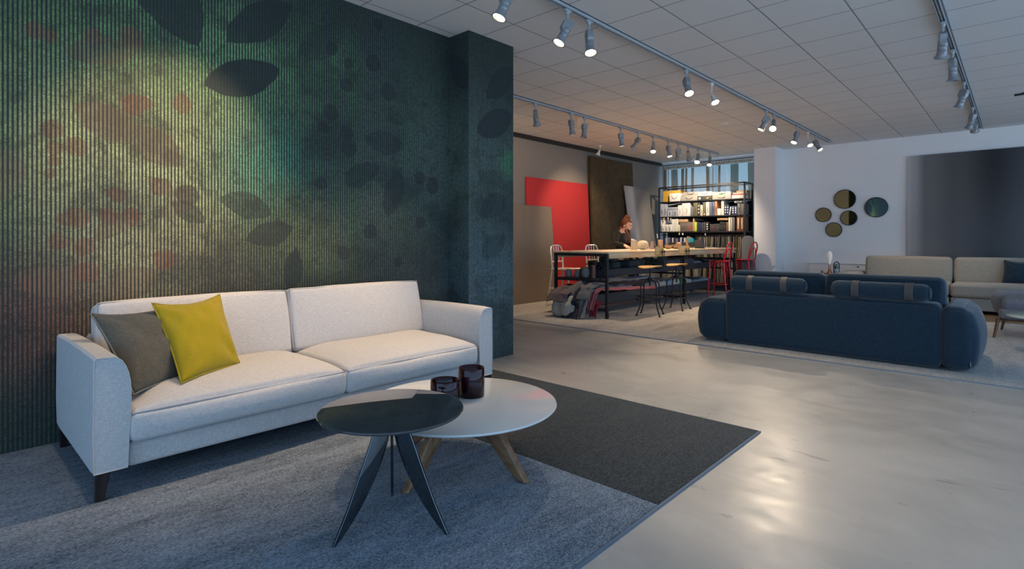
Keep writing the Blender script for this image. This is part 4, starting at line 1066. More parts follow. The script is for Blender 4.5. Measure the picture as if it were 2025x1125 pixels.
fold_stack('folded_textile', 'black-navy cloth lying on the pale blue sheets, lower tray', -5.140, 11.05, .378, .34, .40, .03, cl_ink, 26)
fold_stack('folded_textile', 'mauve-grey cloth bundle in the upper tray behind the nearer stool back', -5.125, 9.95, .600, .34, .66, .20, cl_slate, 28)
fold_stack('folded_textile', 'slate cloth stack in the upper tray between the two stool backs', -5.125, 10.65, .600, .34, .52, .21, cl_slate, 31)
fold_stack('folded_textile', 'pale blue folded cloth in the upper tray, right of the slate stack', -5.125, 11.13, .600, .34, .34, .15, cl_sheet, 33)
fold_stack('folded_textile', 'black folded cloth at the far end of the upper tray', -5.136, 11.62, .600, .36, .42, .17, cl_ink, 35)

# things on the table top
TZ = 1.0195
wov = plain('woven_cream_straw', (.58, .50, .36), .75, var=.3, scale=120)
def jug(x, y):
    t = thing('straw_jug', 'cream woven jug with pale spout in front of the woman', 'jug', (x, y, TZ))
    MB().lathe([(0, 0), (.062, 0), (.066, .02), (.060, .09), (.060, .16), (.064, .17), (.056, .17), (.054, .02), (0, .01)], seg=28).build('jug_body', wov, t)
    MB().tube([(.03, -.04, .165), (.01, -.085, .185), (.0, -.11, .19)], [.018, .014, .008], 8).build('spout', M['lamp_white'], t)
jug(-5.05, 8.64)
t = thing('straw_bag', 'round cream bag lying on its side on the table, handle to the right', 'bag', (-5.03, 8.90, TZ))
MB().lathe([(0, 0), (.05, .005), (.078, .04), (.084, .10), (.075, .16), (.045, .19), (0, .195)], seg=28).xf(Matrix.Translation((0, .0, .085)) @ Matrix.Rotation(R(90), 4, 'Y') @ Matrix.Translation((0, 0, -.09))).build('bag_body', plain('cream_felt_bag', (.62, .54, .40), .8, var=.12), t)
MB().tube([(.03, .07, .10), (.03, .13, .09), (.03, .17, .05), (.02, .22, .015)], [.016, .013, .012, .010], 8).build('handle', plain('pale_leather', (.55, .47, .36), .6), t)
t = thing('ceramic_cone', 'pinkish-taupe tapering ceramic vase on the table', 'vase', (-5.02, 9.24, TZ)); MB().lathe([(0, 0), (.040, 0), (.028, .13), (.024, .155), (.018, .155), (.012, .02), (0, .02)], seg=24).build('vase_body', plain('taupe_ceramic', (.33, .26, .24), .5), t)
t = thing('wooden_cylinder', 'pale upright wooden cylinder on the table', 'wooden block', (-5.02, 9.56, TZ)); MB().lathe([(0, 0), (.045, 0), (.045, .178), (.043, .182), (0, .182)], seg=32).build('cylinder_body', wood('beech', (.44, .25, .14), (.60, .38, .23), 1.3, .5, 2), t)
curly('dried_twigs', 'small dark bunch of twigs between the cone vase and the wooden cylinder', 'ornament', (-5.02, 9.40, TZ), (.08, .12, .06), (.07, .05, .03), 12, 50, .004)
wd = wood('turned_wood', (.42, .25, .12), (.64, .44, .26), 1.6, .5, 2)
def bowl(x, y, r, h, label, mat=None):
    t = thing('wooden_bowl', label, 'bowl', (x, y, TZ)); MB().lathe([(0, 0), (r*.5, 0), (r*.85, h*.4), (r, h), (r*.93, h), (r*.75, h*.45), (0, h*.15)], seg=28).build('bowl_body', mat or wd, t)
bowl(-4.98, 9.80, .075, .075, 'shallow turned wooden bowl right of the wooden cylinder')
bowl(-4.95, 10.08, .085, .085, 'wider turned wooden bowl behind the nearer stool back')
t = thing('wooden_sphere', 'round knotty wooden ball beside the wooden hand', 'ornament', (-5.02, 10.32, TZ)); MB().lathe([(0, 0), (.03, .004), (.062, .05), (.066, .075), (.05, .115), (.02, .13), (0, .132)], seg=24).build('ball', wd, t)
hd = thing('wooden_hand', 'jointed wooden hand model standing upright on the table', 'hand model', (-4.98, 10.62, TZ))
MB().lathe([(0, 0), (.036, 0), (.036, .010), (.022, .022), (.020, .07), (.026, .10), (0, .105)], seg=20).build('wrist', wd, hd)
MB().soft((.030, .080, .090), .014, n=6).move((0, 0, .145)).build('palm', wd, hd)
for k, (y, L, b) in enumerate(((-.030, .055, .012), (-.010, .066, .006), (.011, .062, .012), (.031, .048, .02))):
    MB().tube([(0, y, .185), (b*.3, y, .185+L*.4), (b*1.6, y*1.05, .185+L*.75), (b*3, y*1.05, .185+L)], [.0095, .009, .0085, .007], 8).build('finger', wd, hd)
MB().tube([(0, -.036, .125), (.012, -.060, .150), (.022, -.066, .180)], [.011, .010, .008], 8).build('thumb', wd, hd)
t = thing('grey_box', 'long dark grey box lying behind the wooden hand', 'box', (-5.25, 10.95, TZ)); MB().box((0, 0, .062), (.20, .78, .124), bev=.003).build('box_body', plain('anthracite_card', (.045, .045, .050), .6), t)
t = thing('grey_box', 'small slate-grey box standing at the front edge of the table', 'box', (-4.80, 10.82, TZ)); MB().box((0, 0, .085), (.12, .20, .17), bev=.002).build('box_body', plain('slate_card', (.075, .078, .090), .6), t); MB().box((.061, .0, .10), (.001, .05, .012)).build('printed_mark', M['seam_light'], t)
def sheet_item(name, label, x, y, w, d, rz, col, cat='paper', th=.003):
    t = thing(name, label, cat, (x, y, TZ), rz); m = MB()
    m.sheet([[(-w/2+w*i/6, -d/2+d*j/8, .001+.004*abs(noise.noise(Vector((i*.6+x, j*.5+y, 0))))) for j in range(9)] for i in range(7)], th); m.build('sheet', plain(name+'_%d' % len(bpy.data.materials), col, .6, var=.1), t, smooth=60)
sheet_item('paper_sheet', 'blue-grey printed sheet lying at the left end of the table', -5.20, 7.30, .40, .42, .1, (.30, .36, .46))
sheet_item('paper_sheet', 'pale blue open catalogue at the left end of the table', -5.05, 7.85, .42, .40, -.15, (.48, .54, .64))
sheet_item('paper_sheet', 'orange-tan sheet under the woman’s left papers', -5.22, 8.28, .34, .22, .05, (.62, .40, .20))
sheet_item('paper_sheet', 'white drawing sheet under the woman’s hand', -5.22, 8.86, .44, .62, .04, (.78, .77, .74))
sheet_item('paper_sheet', 'tan wood-print sample sheet near the front table edge', -4.78, 8.30, .26, .50, .03, (.60, .44, .26))
sheet_item('fabric_sample', 'ecru cloth sample lying flat right of the slate-grey box', -5.0, 11.20, .40, .24, .2, (.62, .58, .50), 'fabric sample', .012)
sheet_item('fabric_sample', 'white cloth sample lying in the middle of the far table part', -5.0, 11.50, .40, .26, -.1, (.72, .70, .66), 'fabric sample', .014)
sheet_item('fabric_sample', 'taupe cloth sample at the far end of the table', -5.0, 11.84, .42, .34, .1, (.30, .27, .23), 'fabric sample', .02)
t = thing('tealight_cup', 'small white cup on the far part of the table', 'cup', (-5.3, 11.25, TZ)); MB().lathe([(0, 0), (.032, 0), (.035, .12), (.031, .12), (.028, .01), (0, .01)], seg=20).build('cup_body', M['lamp_white'], t)
t = thing('tealight_cup', 'small red tin beside the white cup', 'cup', (-5.3, 11.40, TZ)); MB().lathe([(0, 0), (.035, 0), (.035, .11), (0, .11)], seg=20).build('cup_body', M['red_gloss'], t)

# ------------------------------------------------------------------ stools and chairs
def industrial_stool(label, x, y, rz):
    t = thing('bar_stool', label, 'bar stool', (x, y, .010), rz, 'black industrial bar stools'); K = M['steel_black']
    # seat: thin bent plywood, saddle shaped, faces -X
    m = MB(); rows = []
    for i in range(13):
        r = .185*i/12; rows.append([(r*math.cos(R(15*k)), r*math.sin(R(15*k)), .764 + .020*(1 - (math.sin(R(15*k))*r/.185)**2*1.6) + .010*(r/.185)**2*math.cos(R(15*k))) for k in range(25)])
    m.sheet(rows[1:], .013); m.bm.faces.new([v for v in m.bm.verts[:24]]) if False else None
    top = MB().lathe([(0, .786), (.022, .786), (.022, .772), (0, .772)], seg=12)
    me_ = bpy.data.meshes.new('x'); top.bm.to_mesh(me_); m.bm.from_mesh(me_); bpy.data.meshes.remove(me_)
    m.build('seat', M['ply'], t, smooth=60)
    MB().lathe([(0, .765), (.10, .765), (.105, .758), (.03, .750), (.013, .742), (.013, .46), (0, .46)], seg=20).lathe([(.014, .60), (.034, .595), (.034, .54), (.014, .53)], seg=16).build('screw_post', K, t)
    for k in range(4):
        a = R(45+90*k+12); c, s = math.cos(a), math.sin(a)
        pr = [(.025, .575), (.08, .555), (.14, .525), (.166, .49), (.172, .44), (.172, .30), (.172, .20), (.182, .15), (.215, .08), (.250, .014)]
        MB().tube([(c*r, s*r, z) for r, z in pr], .0105, 8).lathe([(0, 0), (.020, 0), (.020, .006), (.012, .02), (0, .02)], (c*.252, s*.252, 0), seg=10).build('leg', K, t)
    MB().tube([(.196*math.cos(R(12*k)), .196*math.sin(R(12*k)), .300) for k in range(30)], .007, 6, closed=True).build('foot_ring', K, t)
    m = MB()
    for k in range(2):
        a = R(45+90*k+12); m.box((0, 0, .192+.004*k), (.34, .022, .010), rot=(0, 0, a))
    m.build('cross_brace', K, t)
    for sy_ in (-.035, .035):
        MB().tube([(.06, sy_, .756), (.15, sy_, .735), (.215, sy_, .745), (.250, sy_, .80), (.248, sy_, .87), (.225, sy_, .94), (.215, sy_, 1.00), (.217, sy_, 1.05)], .006, 6).build('back_bar', K, t)
    MB().tube([(.218, -.045, 1.005), (.218, .045, 1.005)], .009, 8).lathe([(0, -.01), (.014, -.01), (.014, .01), (0, .01)], (.22, -.05, 1.005), seg=8).lathe([(0, -.01), (.014, -.01), (.014, .01), (0, .01)], (.22, .05, 1.005), seg=8).build('back_clamp', K, t)
    rows = [[(.198 - .045*(v**2) + .0*u, .165*v*(1-.10*abs(u)**3), 1.015 + .080*u*(1-.10*abs(v)**4)) for v in [-1+k/6 for k in range(13)]] for u in [-1+k/4 for k in range(9)]]
    MB().sheet(rows, .010).build('backrest', M['ply'], t, smooth=60)
industrial_stool('black steel stool with honey plywood seat, nearer one at the work table', -4.28, 7.81, R(6))
industrial_stool('black steel stool with honey plywood seat, farther one at the work table', -4.30, 8.76, R(-8))

def bentwood(label, x, y, rz):
    t = thing('bar_chair', label, 'bar chair', (x, y, .010), rz, 'red bentwood bar chairs'); K = M['red_gloss']
    MB().lathe([(0, .742), (.185, .742), (.205, .748), (.208, .756), (.200, .765), (.180, .762), (0, .757)], seg=36).build('seat', K, t)
    for sg in (-1, 1):
        MB().tube([(-.12, sg*.135, .742), (-.135, sg*.15, .40), (-.155, sg*.17, 0)], [.0155, .016, .014], 10).build('leg', K, t)
        MB().tube([(.235, sg*.175, 0), (.195, sg*.165, .35), (.165, sg*.155, .745)], [.014, .016, .0155], 10).build('leg', K, t)
    arch = [(.165, -.160, .73), (.185, -.170, .85), (.215, -.165, .98)] + [(.215+.03*math.sin(R(a)), -.165*math.cos(R(a)), .98+.155*math.sin(R(a))) for a in range(20, 161, 20)] + [(.215, .165, .98), (.185, .170, .85), (.165, .160, .73)]
    MB().tube(arch, .0145, 10).build('back_hoop', K, t)
    inner = [(.180, -.150, .80), (.196, -.120, .88)] + [(.205+.02*math.sin(R(a)), -.105*math.cos(R(a)), .93+.085*math.sin(R(a))) for a in range(20, 161, 20)] + [(.196, .120, .88), (.180, .150, .80)]
    MB().tube(inner, .010, 8).build('inner_hoop', K, t)
    MB().tube([(.165*math.cos(R(12*k))+.01, .165*math.sin(R(12*k)), .29) for k in range(30)], .011, 8, closed=True).build('foot_ring', K, t)
    for a in range(4):
        m = MB(); q = a*math.pi/2; c, s = math.cos(q), math.sin(q)
        m.tube([(c*.135-s*w, s*.135+c*w, z) for w, z in ((-.135, .55), (-.11, .65), (-.05, .715), (0, .728), (.05, .715), (.11, .65), (.135, .55))], .008, 6); m.build('knee_brace', K, t)
bentwood('glossy red bentwood bar chair, the nearer one beside the table', -4.50, 11.02, R(3))
bentwood('glossy red bentwood bar chair, the farther one next to the white pillar', -4.43, 12.25, R(-4))

def navy_chair(label, x, y, rz):
    """brushed aluminium bar chair, faces +X"""
    t = thing('bar_chair', label, 'bar chair', (x, y, .010), rz, 'brushed aluminium bar chairs'); K = M['alu']
    MB().soft((.38, .40, .028), .012, n=6).move((.0, 0, .672)).build('seat', K, t)
    for sg in (-1, 1):
        MB().tube([(.165, sg*.175, .66), (.20, sg*.20, .30), (.225, sg*.225, 0)], [.016, .015, .013], 8).build('leg', K, t)
        MB().tube([(-.17, sg*.175, .66), (-.21, sg*.20, .30), (-.26, sg*.225, 0)], [.016, .015, .013], 8).build('leg', K, t)
    MB().tube([(-.17, -.172, .66), (-.185, -.178, .85), (-.20, -.178, 1.0), (-.21, -.150, 1.065), (-.213, -.09, 1.085), (-.213, .09, 1.085), (-.21, .150, 1.065), (-.20, .178, 1.0), (-.185, .178, .85), (-.17, .172, .66)], .0145, 8).build('back_frame', K, t)
    MB().tube([(-.185, -.175, .80), (-.185, .175, .80)], .011, 8).build('back_rail', K, t)
    for yy in (-.07, 0, .07): MB().tube([(-.186, yy, .80), (-.213, yy, 1.08)], .010, 8, flat=(1, .5)).build('slat', K, t)
    MB().tube([(.19, -.19, .33), (.19, .19, .33)], .010, 8).tube([(-.205, -.195, .33), (-.205, .195, .33)], .010, 8).tube([(.19, -.19, .33), (-.205, -.195, .33)], .010, 8).tube([(.19, .19, .33), (-.205, .195, .33)], .010, 8).build('foot_rail', K, t)
navy_chair('brushed aluminium bar chair, left one in front of the red panel', -5.93, 7.78, R(4))
navy_chair('brushed aluminium bar chair, right one in front of the red panel', -5.93, 8.86, R(-5))

# ------------------------------------------------------------------ shelving with sample binders
SX0, SX1, SY0, SY1 = -6.60, -4.48, 12.46, 12.98
sh = thing('shelving_unit', 'tall black steel shelving unit full of sample binders before the curtain', 'shelving', ((SX0+SX1)/2, (SY0+SY1)/2, .010))
for x in (SX0+.018, SX1-.018):
    for y in (SY0+.018, SY1-.018):
        m = MB().box((x, y, 1.255), (.036, .036, 2.49), bev=.002); wpart(m, 'post', M['steel_black'], sh)
for z in (2.12, 1.75, 1.38, .10):
    m = MB().box(((SX0+SX1)/2, (SY0+SY1)/2, z), (SX1-SX0-.04, SY1-SY0-.01, .028), bev=.002); wpart(m, 'shelf_board', M['steel_black'], sh)
m = MB()
for y in (SY0+.018, SY1-.018): m.box(((SX0+SX1)/2, y, 2.486), (SX1-SX0-.06, .03, .03))
for x in (SX0+.018, SX1-.018): m.box((x, (SY0+SY1)/2, 2.486), (.03, SY1-SY0-.06, .03))
wpart(m, 'top_frame', M['steel_black'], sh)
for z in (1.315, .735):
    m = MB().tube([(SX0+.03, 12.56, z), (SX1-.03, 12.56, z)], .010, 8); wpart(m, 'hanging_rail', M['steel_black'], sh)
m = MB().box(((SX0+SX1)/2, SY1-.012, .93), (SX1-SX0-.08, .008, 1.62)).box(((SX0+SX1)/2, SY1-.012, 1.80), (SX1-SX0-.08, .008, .60)); wpart(m, 'back_sheet', M['steel_black'], sh)

CC = dict(ochre=(.55, .33, .04), white=(.66, .65, .63), stone=(.36, .34, .31), charcoal=(.050, .050, .052), cream=(.62, .59, .46), red=(.55, .07, .05), kraft=(.36, .25, .14), bluegrey=(.30, .33, .40), silver=(.42, .43, .45),
          slate=(.13, .14, .18), olive=(.13, .115, .07), blue=(.07, .13, .28), orange=(.42, .19, .09), navy=(.018, .030, .10), grey=(.12, .12, .12), tan=(.48, .31, .17), taupe=(.20, .16, .14), lime=(.52, .60, .04), black=(.016, .017, .024), brown=(.17, .085, .045), leather=(.20, .065, .022))
CM = {k: plain('cover_'+k, v, .55, var=.08) for k, v in CC.items()}
ITEMS = """-6.548|-6.100|2.135|2.413|12.60|box|ochre|ochre yellow storage box at the left end of the top shelf|box
-6.310|-6.037|2.135|2.335|12.48|boxh|white|white sample box with red berries on its front, before the ochre box|box
-6.019|-5.606|2.135|2.257|12.50|boxh|stone|flat stone-grey handled case lying beneath a slimmer one on top shelf|case
-5.985|-5.588|2.257|2.349|12.53|boxh|stone|flat stone-grey handled case stacked on top of its twin, top shelf|case
-5.601|-5.255|2.135|2.231|12.50|boxb|charcoal|flat charcoal case with a white round badge under the plain white case|case
-5.595|-5.255|2.232|2.336|12.50|boxh|white|plain white handled case on the charcoal badge case|case
-5.245|-4.809|2.135|2.216|12.50|boxh|stone|flat grey case with dark handle lying under the cream case|case
-5.245|-4.809|2.218|2.308|12.50|boxg|cream|long cream case with small green mark, highest case on the shelving|case
-4.792|-4.517|2.135|2.189|12.50|box|white|white catalogue lying lowest in the red and white stack|catalogue
-4.800|-4.525|2.191|2.218|12.52|box|white|white catalogue lying second from bottom in the red and white stack|catalogue
-4.785|-4.521|2.218|2.236|12.51|box|red|red catalogue in the small stack at the right of the top shelf|catalogue
-4.778|-4.528|2.238|2.265|12.53|box|white|white catalogue on top of the red one, right of top shelf|catalogue
-4.771|-4.538|2.135|2.332|12.72|box|kraft|kraft cardboard box standing behind the red and white catalogues|box
-6.564|-6.475|1.765|2.086|12.50|binh|bluegrey|pale blue-grey binder at the far left of the second shelf|binder
-6.474|-6.387|1.765|2.080|12.50|binh|bluegrey|pale blue-grey binder second from left on the second shelf|binder
-6.381|-6.249|1.765|1.942|12.50|boxh|bluegrey|low blue-grey swatch box, left one under the tilted folder|box
-6.244|-6.108|1.765|1.944|12.50|boxh|bluegrey|low blue-grey swatch box, right one under the tilted folder|box
-6.386|-6.113|1.947|1.999|12.51|box|bluegrey|flat blue-grey folder lying across two low swatch boxes|folder
-6.409|-6.028|2.029|2.084|12.52|tilt|silver|silver-grey folder lying tilted above the low swatch boxes|folder
-6.102|-5.998|1.765|2.040|12.50|boxh|white|narrow white box with brown handle beside a larger white box|box
-5.993|-5.786|1.765|2.084|12.50|boxh|white|wide white box with curved black handle, second shelf|box
-5.796|-5.724|1.765|1.993|12.53|bin|slate|short slate binder tucked beside the wide white box|binder
-5.708|-5.604|1.765|2.090|12.50|binh|olive|broad olive-brown binder with a curved cord handle|binder
-5.600|-5.544|1.765|2.082|12.50|bind|charcoal|charcoal binder with three white dots on its spine, second shelf|binder
-5.536|-5.475|1.765|2.022|12.50|binh|cream|short cream binder right of the dotted charcoal binder|binder
-5.470|-5.398|1.765|2.094|12.50|binf|olive|olive binder with tiny green white red flag at its foot|binder
-5.394|-5.317|1.765|2.092|12.50|binh|white|white binder with brown cord right of the flag binder|binder
-5.314|-5.251|1.765|2.111|12.50|binh|slate|slate grey binder right of the white corded binder|binder
-5.246|-5.195|1.765|2.104|12.50|binh|blue|mid-blue binder beside the orange-brown one|binder
-5.191|-5.132|1.765|2.111|12.50|binh|orange|orange-brown binder right of the mid-blue one|binder
-5.126|-5.040|1.765|1.922|12.50|bin|white|low white box in the dark gap of the second shelf|box
-5.036|-4.968|1.765|2.105|12.50|bin|cream|tall cream binder right of the dark gap|binder
-4.959|-4.910|1.765|2.001|12.50|bind|navy|navy dotted binder directly right of the tall cream binder|binder
-4.907|-4.859|1.765|2.000|12.50|bind|navy|navy dotted binder left of the leaning white folder|binder
-4.849|-4.809|1.765|1.957|12.50|lean|white|thin white folder leaning between navy binders|folder
-4.792|-4.735|1.765|1.967|12.50|bind|navy|navy dotted binder right of the leaning white folder|binder
-4.731|-4.675|1.765|1.969|12.50|bind|navy|rightmost navy dotted binder, beside the dark grey ones|binder
-4.669|-4.592|1.765|2.020|12.50|binh|grey|dark grey binder, left one under the grey document case|binder
-4.588|-4.517|1.765|2.017|12.50|bin|grey|dark grey binder, right one under the grey document case|binder
-4.746|-4.570|2.038|2.092|12.52|boxh|silver|small grey document case lying on top of the dark grey binders|case
-6.561|-6.513|1.395|1.725|12.52|bin|cream|cream binder at the far left of the third shelf|binder
-6.510|-6.452|1.395|1.732|12.52|bin|white|white binder second from left on the third shelf|binder
-6.454|-6.285|1.601|1.690|12.53|boxh|bluegrey|blue-grey box resting on three white handled boxes|box
-6.511|-6.426|1.395|1.575|12.47|boxh|white|low white box with black handle, left of three|box
-6.421|-6.339|1.395|1.576|12.47|boxh|white|low white box with black handle, middle of three|box
-6.334|-6.254|1.395|1.578|12.47|boxh|white|low white box with black handle, right of three|box
-6.264|-6.194|1.395|1.707|12.50|bing|white|tall white binder with lime pattern, left of the pair|binder
-6.189|-6.095|1.395|1.708|12.50|bing|white|tall white binder with lime pattern, right of the pair|binder
-6.090|-6.048|1.395|1.560|12.50|bing|white|short white and lime booklet box right of the tall lime pair|box
-6.089|-5.850|1.620|1.696|12.50|box|tan|tan cardboard box lying across brown swatch folders|box
-6.042|-6.006|1.395|1.613|12.50|binh|taupe|leftmost taupe swatch folder under the tan cardboard box|folder
-6.003|-5.967|1.395|1.612|12.50|binh|taupe|second taupe swatch folder under the tan cardboard box|folder
-5.964|-5.928|1.395|1.612|12.50|binh|taupe|middle taupe swatch folder under the tan cardboard box|folder
-5.925|-5.890|1.395|1.611|12.50|binh|taupe|fourth taupe swatch folder under the tan cardboard box|folder
-5.887|-5.852|1.395|1.610|12.50|binh|taupe|rightmost taupe swatch folder under the tan cardboard box|folder
-5.847|-5.809|1.395|1.621|12.50|binr|taupe|left one of three taupe folders with red tags|folder
-5.805|-5.767|1.395|1.622|12.50|binr|taupe|middle one of three taupe folders with red tags|folder
-5.764|-5.726|1.395|1.621|12.50|binr|taupe|right one of three taupe folders with red tags|folder
-5.720|-5.686|1.395|1.713|12.50|bin|tan|tall tan folder left of the lime binder|folder
-5.681|-5.622|1.395|1.619|12.50|bin|lime|bright lime-yellow binder on the third shelf|binder
-5.617|-5.567|1.395|1.618|12.50|bin|navy|navy binder touching the lime one|binder
-5.564|-5.516|1.395|1.619|12.50|bin|navy|navy binder second right of the lime one|binder
-5.645|-5.452|1.627|1.706|12.50|tilt|black|black folder lying tilted over the navy binders|folder
-5.510|-5.459|1.395|1.611|12.50|bin|charcoal|charcoal folder right of the two navy binders|folder
-5.456|-5.401|1.395|1.613|12.50|binh|charcoal|charcoal folder left of the white-dotted black binder|folder
-5.397|-5.333|1.395|1.619|12.50|bind|black|black binder with three white dots, third shelf|binder
-5.302|-5.267|1.395|1.566|12.50|binh|charcoal|first of six dark swatch folders right of the dotted black binder|folder
-5.263|-5.228|1.395|1.566|12.50|binr|charcoal|second of six dark swatch folders right of the dotted black binder|folder
-5.224|-5.189|1.395|1.567|12.50|binh|charcoal|third of six dark swatch folders right of the dotted black binder|folder
-5.185|-5.151|1.395|1.569|12.50|binr|charcoal|fourth of six dark swatch folders right of the dotted black binder|folder
-5.146|-5.112|1.395|1.570|12.50|binh|charcoal|fifth of six dark swatch folders right of the dotted black binder|folder
-5.108|-5.074|1.395|1.570|12.50|binh|charcoal|sixth of six dark swatch folders right of the dotted black binder|folder
-5.067|-5.035|1.395|1.615|12.50|binh|black|first of four black corded folders under the tan flat case|folder
-5.030|-4.998|1.395|1.614|12.50|binh|black|second of four black corded folders under the tan flat case|folder
-4.994|-4.962|1.395|1.613|12.50|binh|black|third of four black corded folders under the tan flat case|folder
-4.957|-4.926|1.395|1.612|12.50|binh|black|fourth of four black corded folders under the tan flat case|folder
-4.920|-4.874|1.395|1.607|12.50|bin|brown|brown binder right of the four black corded folders|binder
-5.129|-4.881|1.646|1.696|12.50|boxh|tan|flat tan case lying over the black corded folders|case
-4.868|-4.824|1.395|1.721|12.50|bin|cream|tall cream binder left of grey ones, third shelf|binder
-4.821|-4.777|1.395|1.720|12.50|bin|stone|stone-grey binder beside the tall cream one|binder
-4.774|-4.727|1.395|1.716|12.50|bin|grey|dark grey binder between stone-grey binder and brown leather files|binder
-4.685|-4.603|1.395|1.741|12.50|strap|leather|brown leather file with cream strap, left of the pair|file
-4.599|-4.521|1.395|1.743|12.50|strap|leather|brown leather file with cream strap, right of the pair|file"""
GN = {'A': 'boxes and cases on the top shelf', 'B': 'binders on the second shelf', 'C': 'binders on the third shelf'}
for ln in ITEMS.strip().split('\n'):
    x0, x1, z0, z1, y, kind, col, lab, cat = ln.split('|'); x0, x1, z0, z1, y = map(float, (x0, x1, z0, z1, y))
    w, h = x1-x0-.003, z1-z0-.002; cx = (x0+x1)/2; dp = .30 if h > .12 else .34
    if y > 12.65: dp = .24
    if kind == 'box' and y < 12.6 and h < .12: dp = .27
    nm = {'box': 'storage_box', 'case': 'flat_case', 'catalogue': 'catalogue', 'binder': 'binder', 'folder': 'folder', 'file': 'leather_file'}[cat]
    grp = GN['A' if z0 > 2.1 else 'B' if z0 > 1.7 else 'C']
    t = thing(nm, lab, cat, (cx, y, z0), 0, grp); mat = CM[col]; dark = M['steel_black']
    if kind == 'tilt':
        MB().box((0, dp/2, .0), (w, dp, .018), rot=(0, R(-7 if w > .3 else 12), 0), bev=.002).move((0, 0, .045)).build('cover', mat, t); continue
    if kind == 'lean':
        MB().box((0, dp/2, h/2), (.022, dp, h), rot=(0, R(9), 0), bev=.002).build('cover', mat, t); continue
    MB().box((0, dp/2, h/2), (w, dp, h), bev=min(.004, w*.15)).build('box_body' if cat in ('box', 'case') else 'cover', mat, t)
    yf = -.003
    if kind in ('boxh', 'binh', 'binr', 'boxg'):
        hm = M['steel_black'] if col not in ('charcoal', 'black', 'slate', 'navy') else M['seam_light']
        if kind == 'binr': hm = M['red_gloss']
        if w > h: pts = [(-min(.09, w*.3), yf, h*.72), (-min(.05, w*.2), yf-.012, h*.42), (0, yf-.016, h*.34), (min(.05, w*.2), yf-.012, h*.42), (min(.09, w*.3), yf, h*.72)]
        else: pts = [(0, yf, h*.62), (w*.12, yf-.012, h*.5), (w*.16, yf-.016, h*.40), (w*.12, yf-.012, h*.3), (0, yf, h*.18)]
        MB().tube(pts, .0042, 6).build('handle', hm, t)
    if kind == 'bind':
        for f in (.25, .5, .75): MB().lathe([(0, 0), (min(.016, w*.3), 0), (min(.016, w*.3), .002), (0, .002)], seg=16, m=Matrix.Translation((0, -.0005, h*f)) @ Matrix.Rotation(R(90), 4, 'X')).build('white_dot', CM['white'], t)
    if kind == 'boxb': MB().lathe([(0, 0), (.028, 0), (.028, .002), (0, .002)], seg=20, m=Matrix.Translation((-.12, -.0005, h*.45)) @ Matrix.Rotation(R(90), 4, 'X')).build('badge', CM['white'], t); MB().box((.07, -.001, h*.45), (.05, .003, .03)).build('label_sticker', CM['ochre'], t)
    if kind == 'boxg': MB().box((0, -.001, h*.55), (.055, .003, .020)).build('green_mark', plain('green_ink', (.05, .30, .06), .5), t)
    if kind == 'binf':
        for k, c in enumerate((( .03, .30, .06), (.7, .7, .7), (.6, .03, .03))): MB().box((-.014+k*.014, -.001, .035), (.014, .003, .04)).build('flag_stripe', plain('flag_ink_%d' % k, c, .5), t)
    if kind == 'bing':
        m = MB()
        for k in range(7): m.box(((-.3+.6*((k*3) % 5)/4)*w*.8, -.001, h*(.1+.12*k)), (.010, .003, .022), rot=(0, R(20-7*k), 0))
        m.build('lime_print', CM['lime'], t)
    if kind == 'strap': MB().box((0, -.003, h*.5), (w*.30, .006, h*.78), bev=.002).build('strap', CM['cream'], t); MB().tube([(0, -.008, h*.85), (0, -.008, h*.88)], .008, 8).tube([(0, -.008, h*.12), (0, -.008, h*.15)], .008, 8).build('rivet', M['steel_black'], t)
    if lab.startswith('white sample box'):
        m = MB()
        for k in range(5): m.lathe([(0, 0), (.010, 0), (.010, .003), (0, .003)], seg=12, m=Matrix.Translation((-.09+.045*k, -.0005, h*(.12+.14*((k*2) % 4)))) @ Matrix.Rotation(R(90), 4, 'X'))
        m.build('red_berries', CM['red'], t)
# shelf tags hanging from the edges
for (x, z, c, n_) in ((-6.44, 1.715, 'ochre', 'ochre'), (-6.33, 1.718, 'cream', 'cream'), (-6.26, 1.70, 'white', 'white'), (-6.04, 1.34, 'cream', 'cream'), (-5.95, 1.335, 'white', 'white'), (-5.39, 1.325, 'bluegrey', 'pale blue')):
    t = thing('shelf_tag', n_+' paper tag hanging below the '+('second' if z > 1.5 else 'third')+' shelf edge, %s' % {-6.44: 'leftmost', -6.33: 'second from left', -6.26: 'third from left', -6.04: 'left one', -5.95: 'middle one', -5.39: 'right one'}[x], 'tag', (x, 12.452, z-.025), 0, 'paper tags on the shelf edges')
    MB().box((0, 0, .025), (.032, .002, .05)).build('card', CM[c], t)
# row of colour books under the third shelf, seen over the table
x = -6.50; cols = ['navy', 'stone', 'slate', 'navy', 'white', 'navy', 'taupe', 'navy', 'white', 'navy', 'white']
bb = []
for k, c in enumerate(cols):
    w = .056 if c != 'white' else .03; bb.append((x, w, c)); x += w+.004
for k in range(5): bb.append((x, .036, 'teal')); x += .039
CM['teal'] = plain('cover_teal', (.04, .34, .42), .5)
m = MB().box((-6.13, 12.70, 1.02), (.80, .40, .02)); wpart(m, 'half_shelf', M['steel_black'], sh)
cnt = {}
for k, (x, w, c) in enumerate(bb):
    cnt[c] = cnt.get(c, 0)+1; od = ['first', 'second', 'third', 'fourth', 'fifth', 'sixth'][cnt[c]-1]
    t = thing('sample_book', '%s %s sample book from the left on the short half shelf' % (od, c), 'book', (x+w/2, 12.52, 1.031), 0, 'sample books on the half shelf')
    MB().box((0, .12, .10+.006*(k % 3)), (w, .24, .20+.012*(k % 3)), bev=.003).build('cover', CM[c], t)
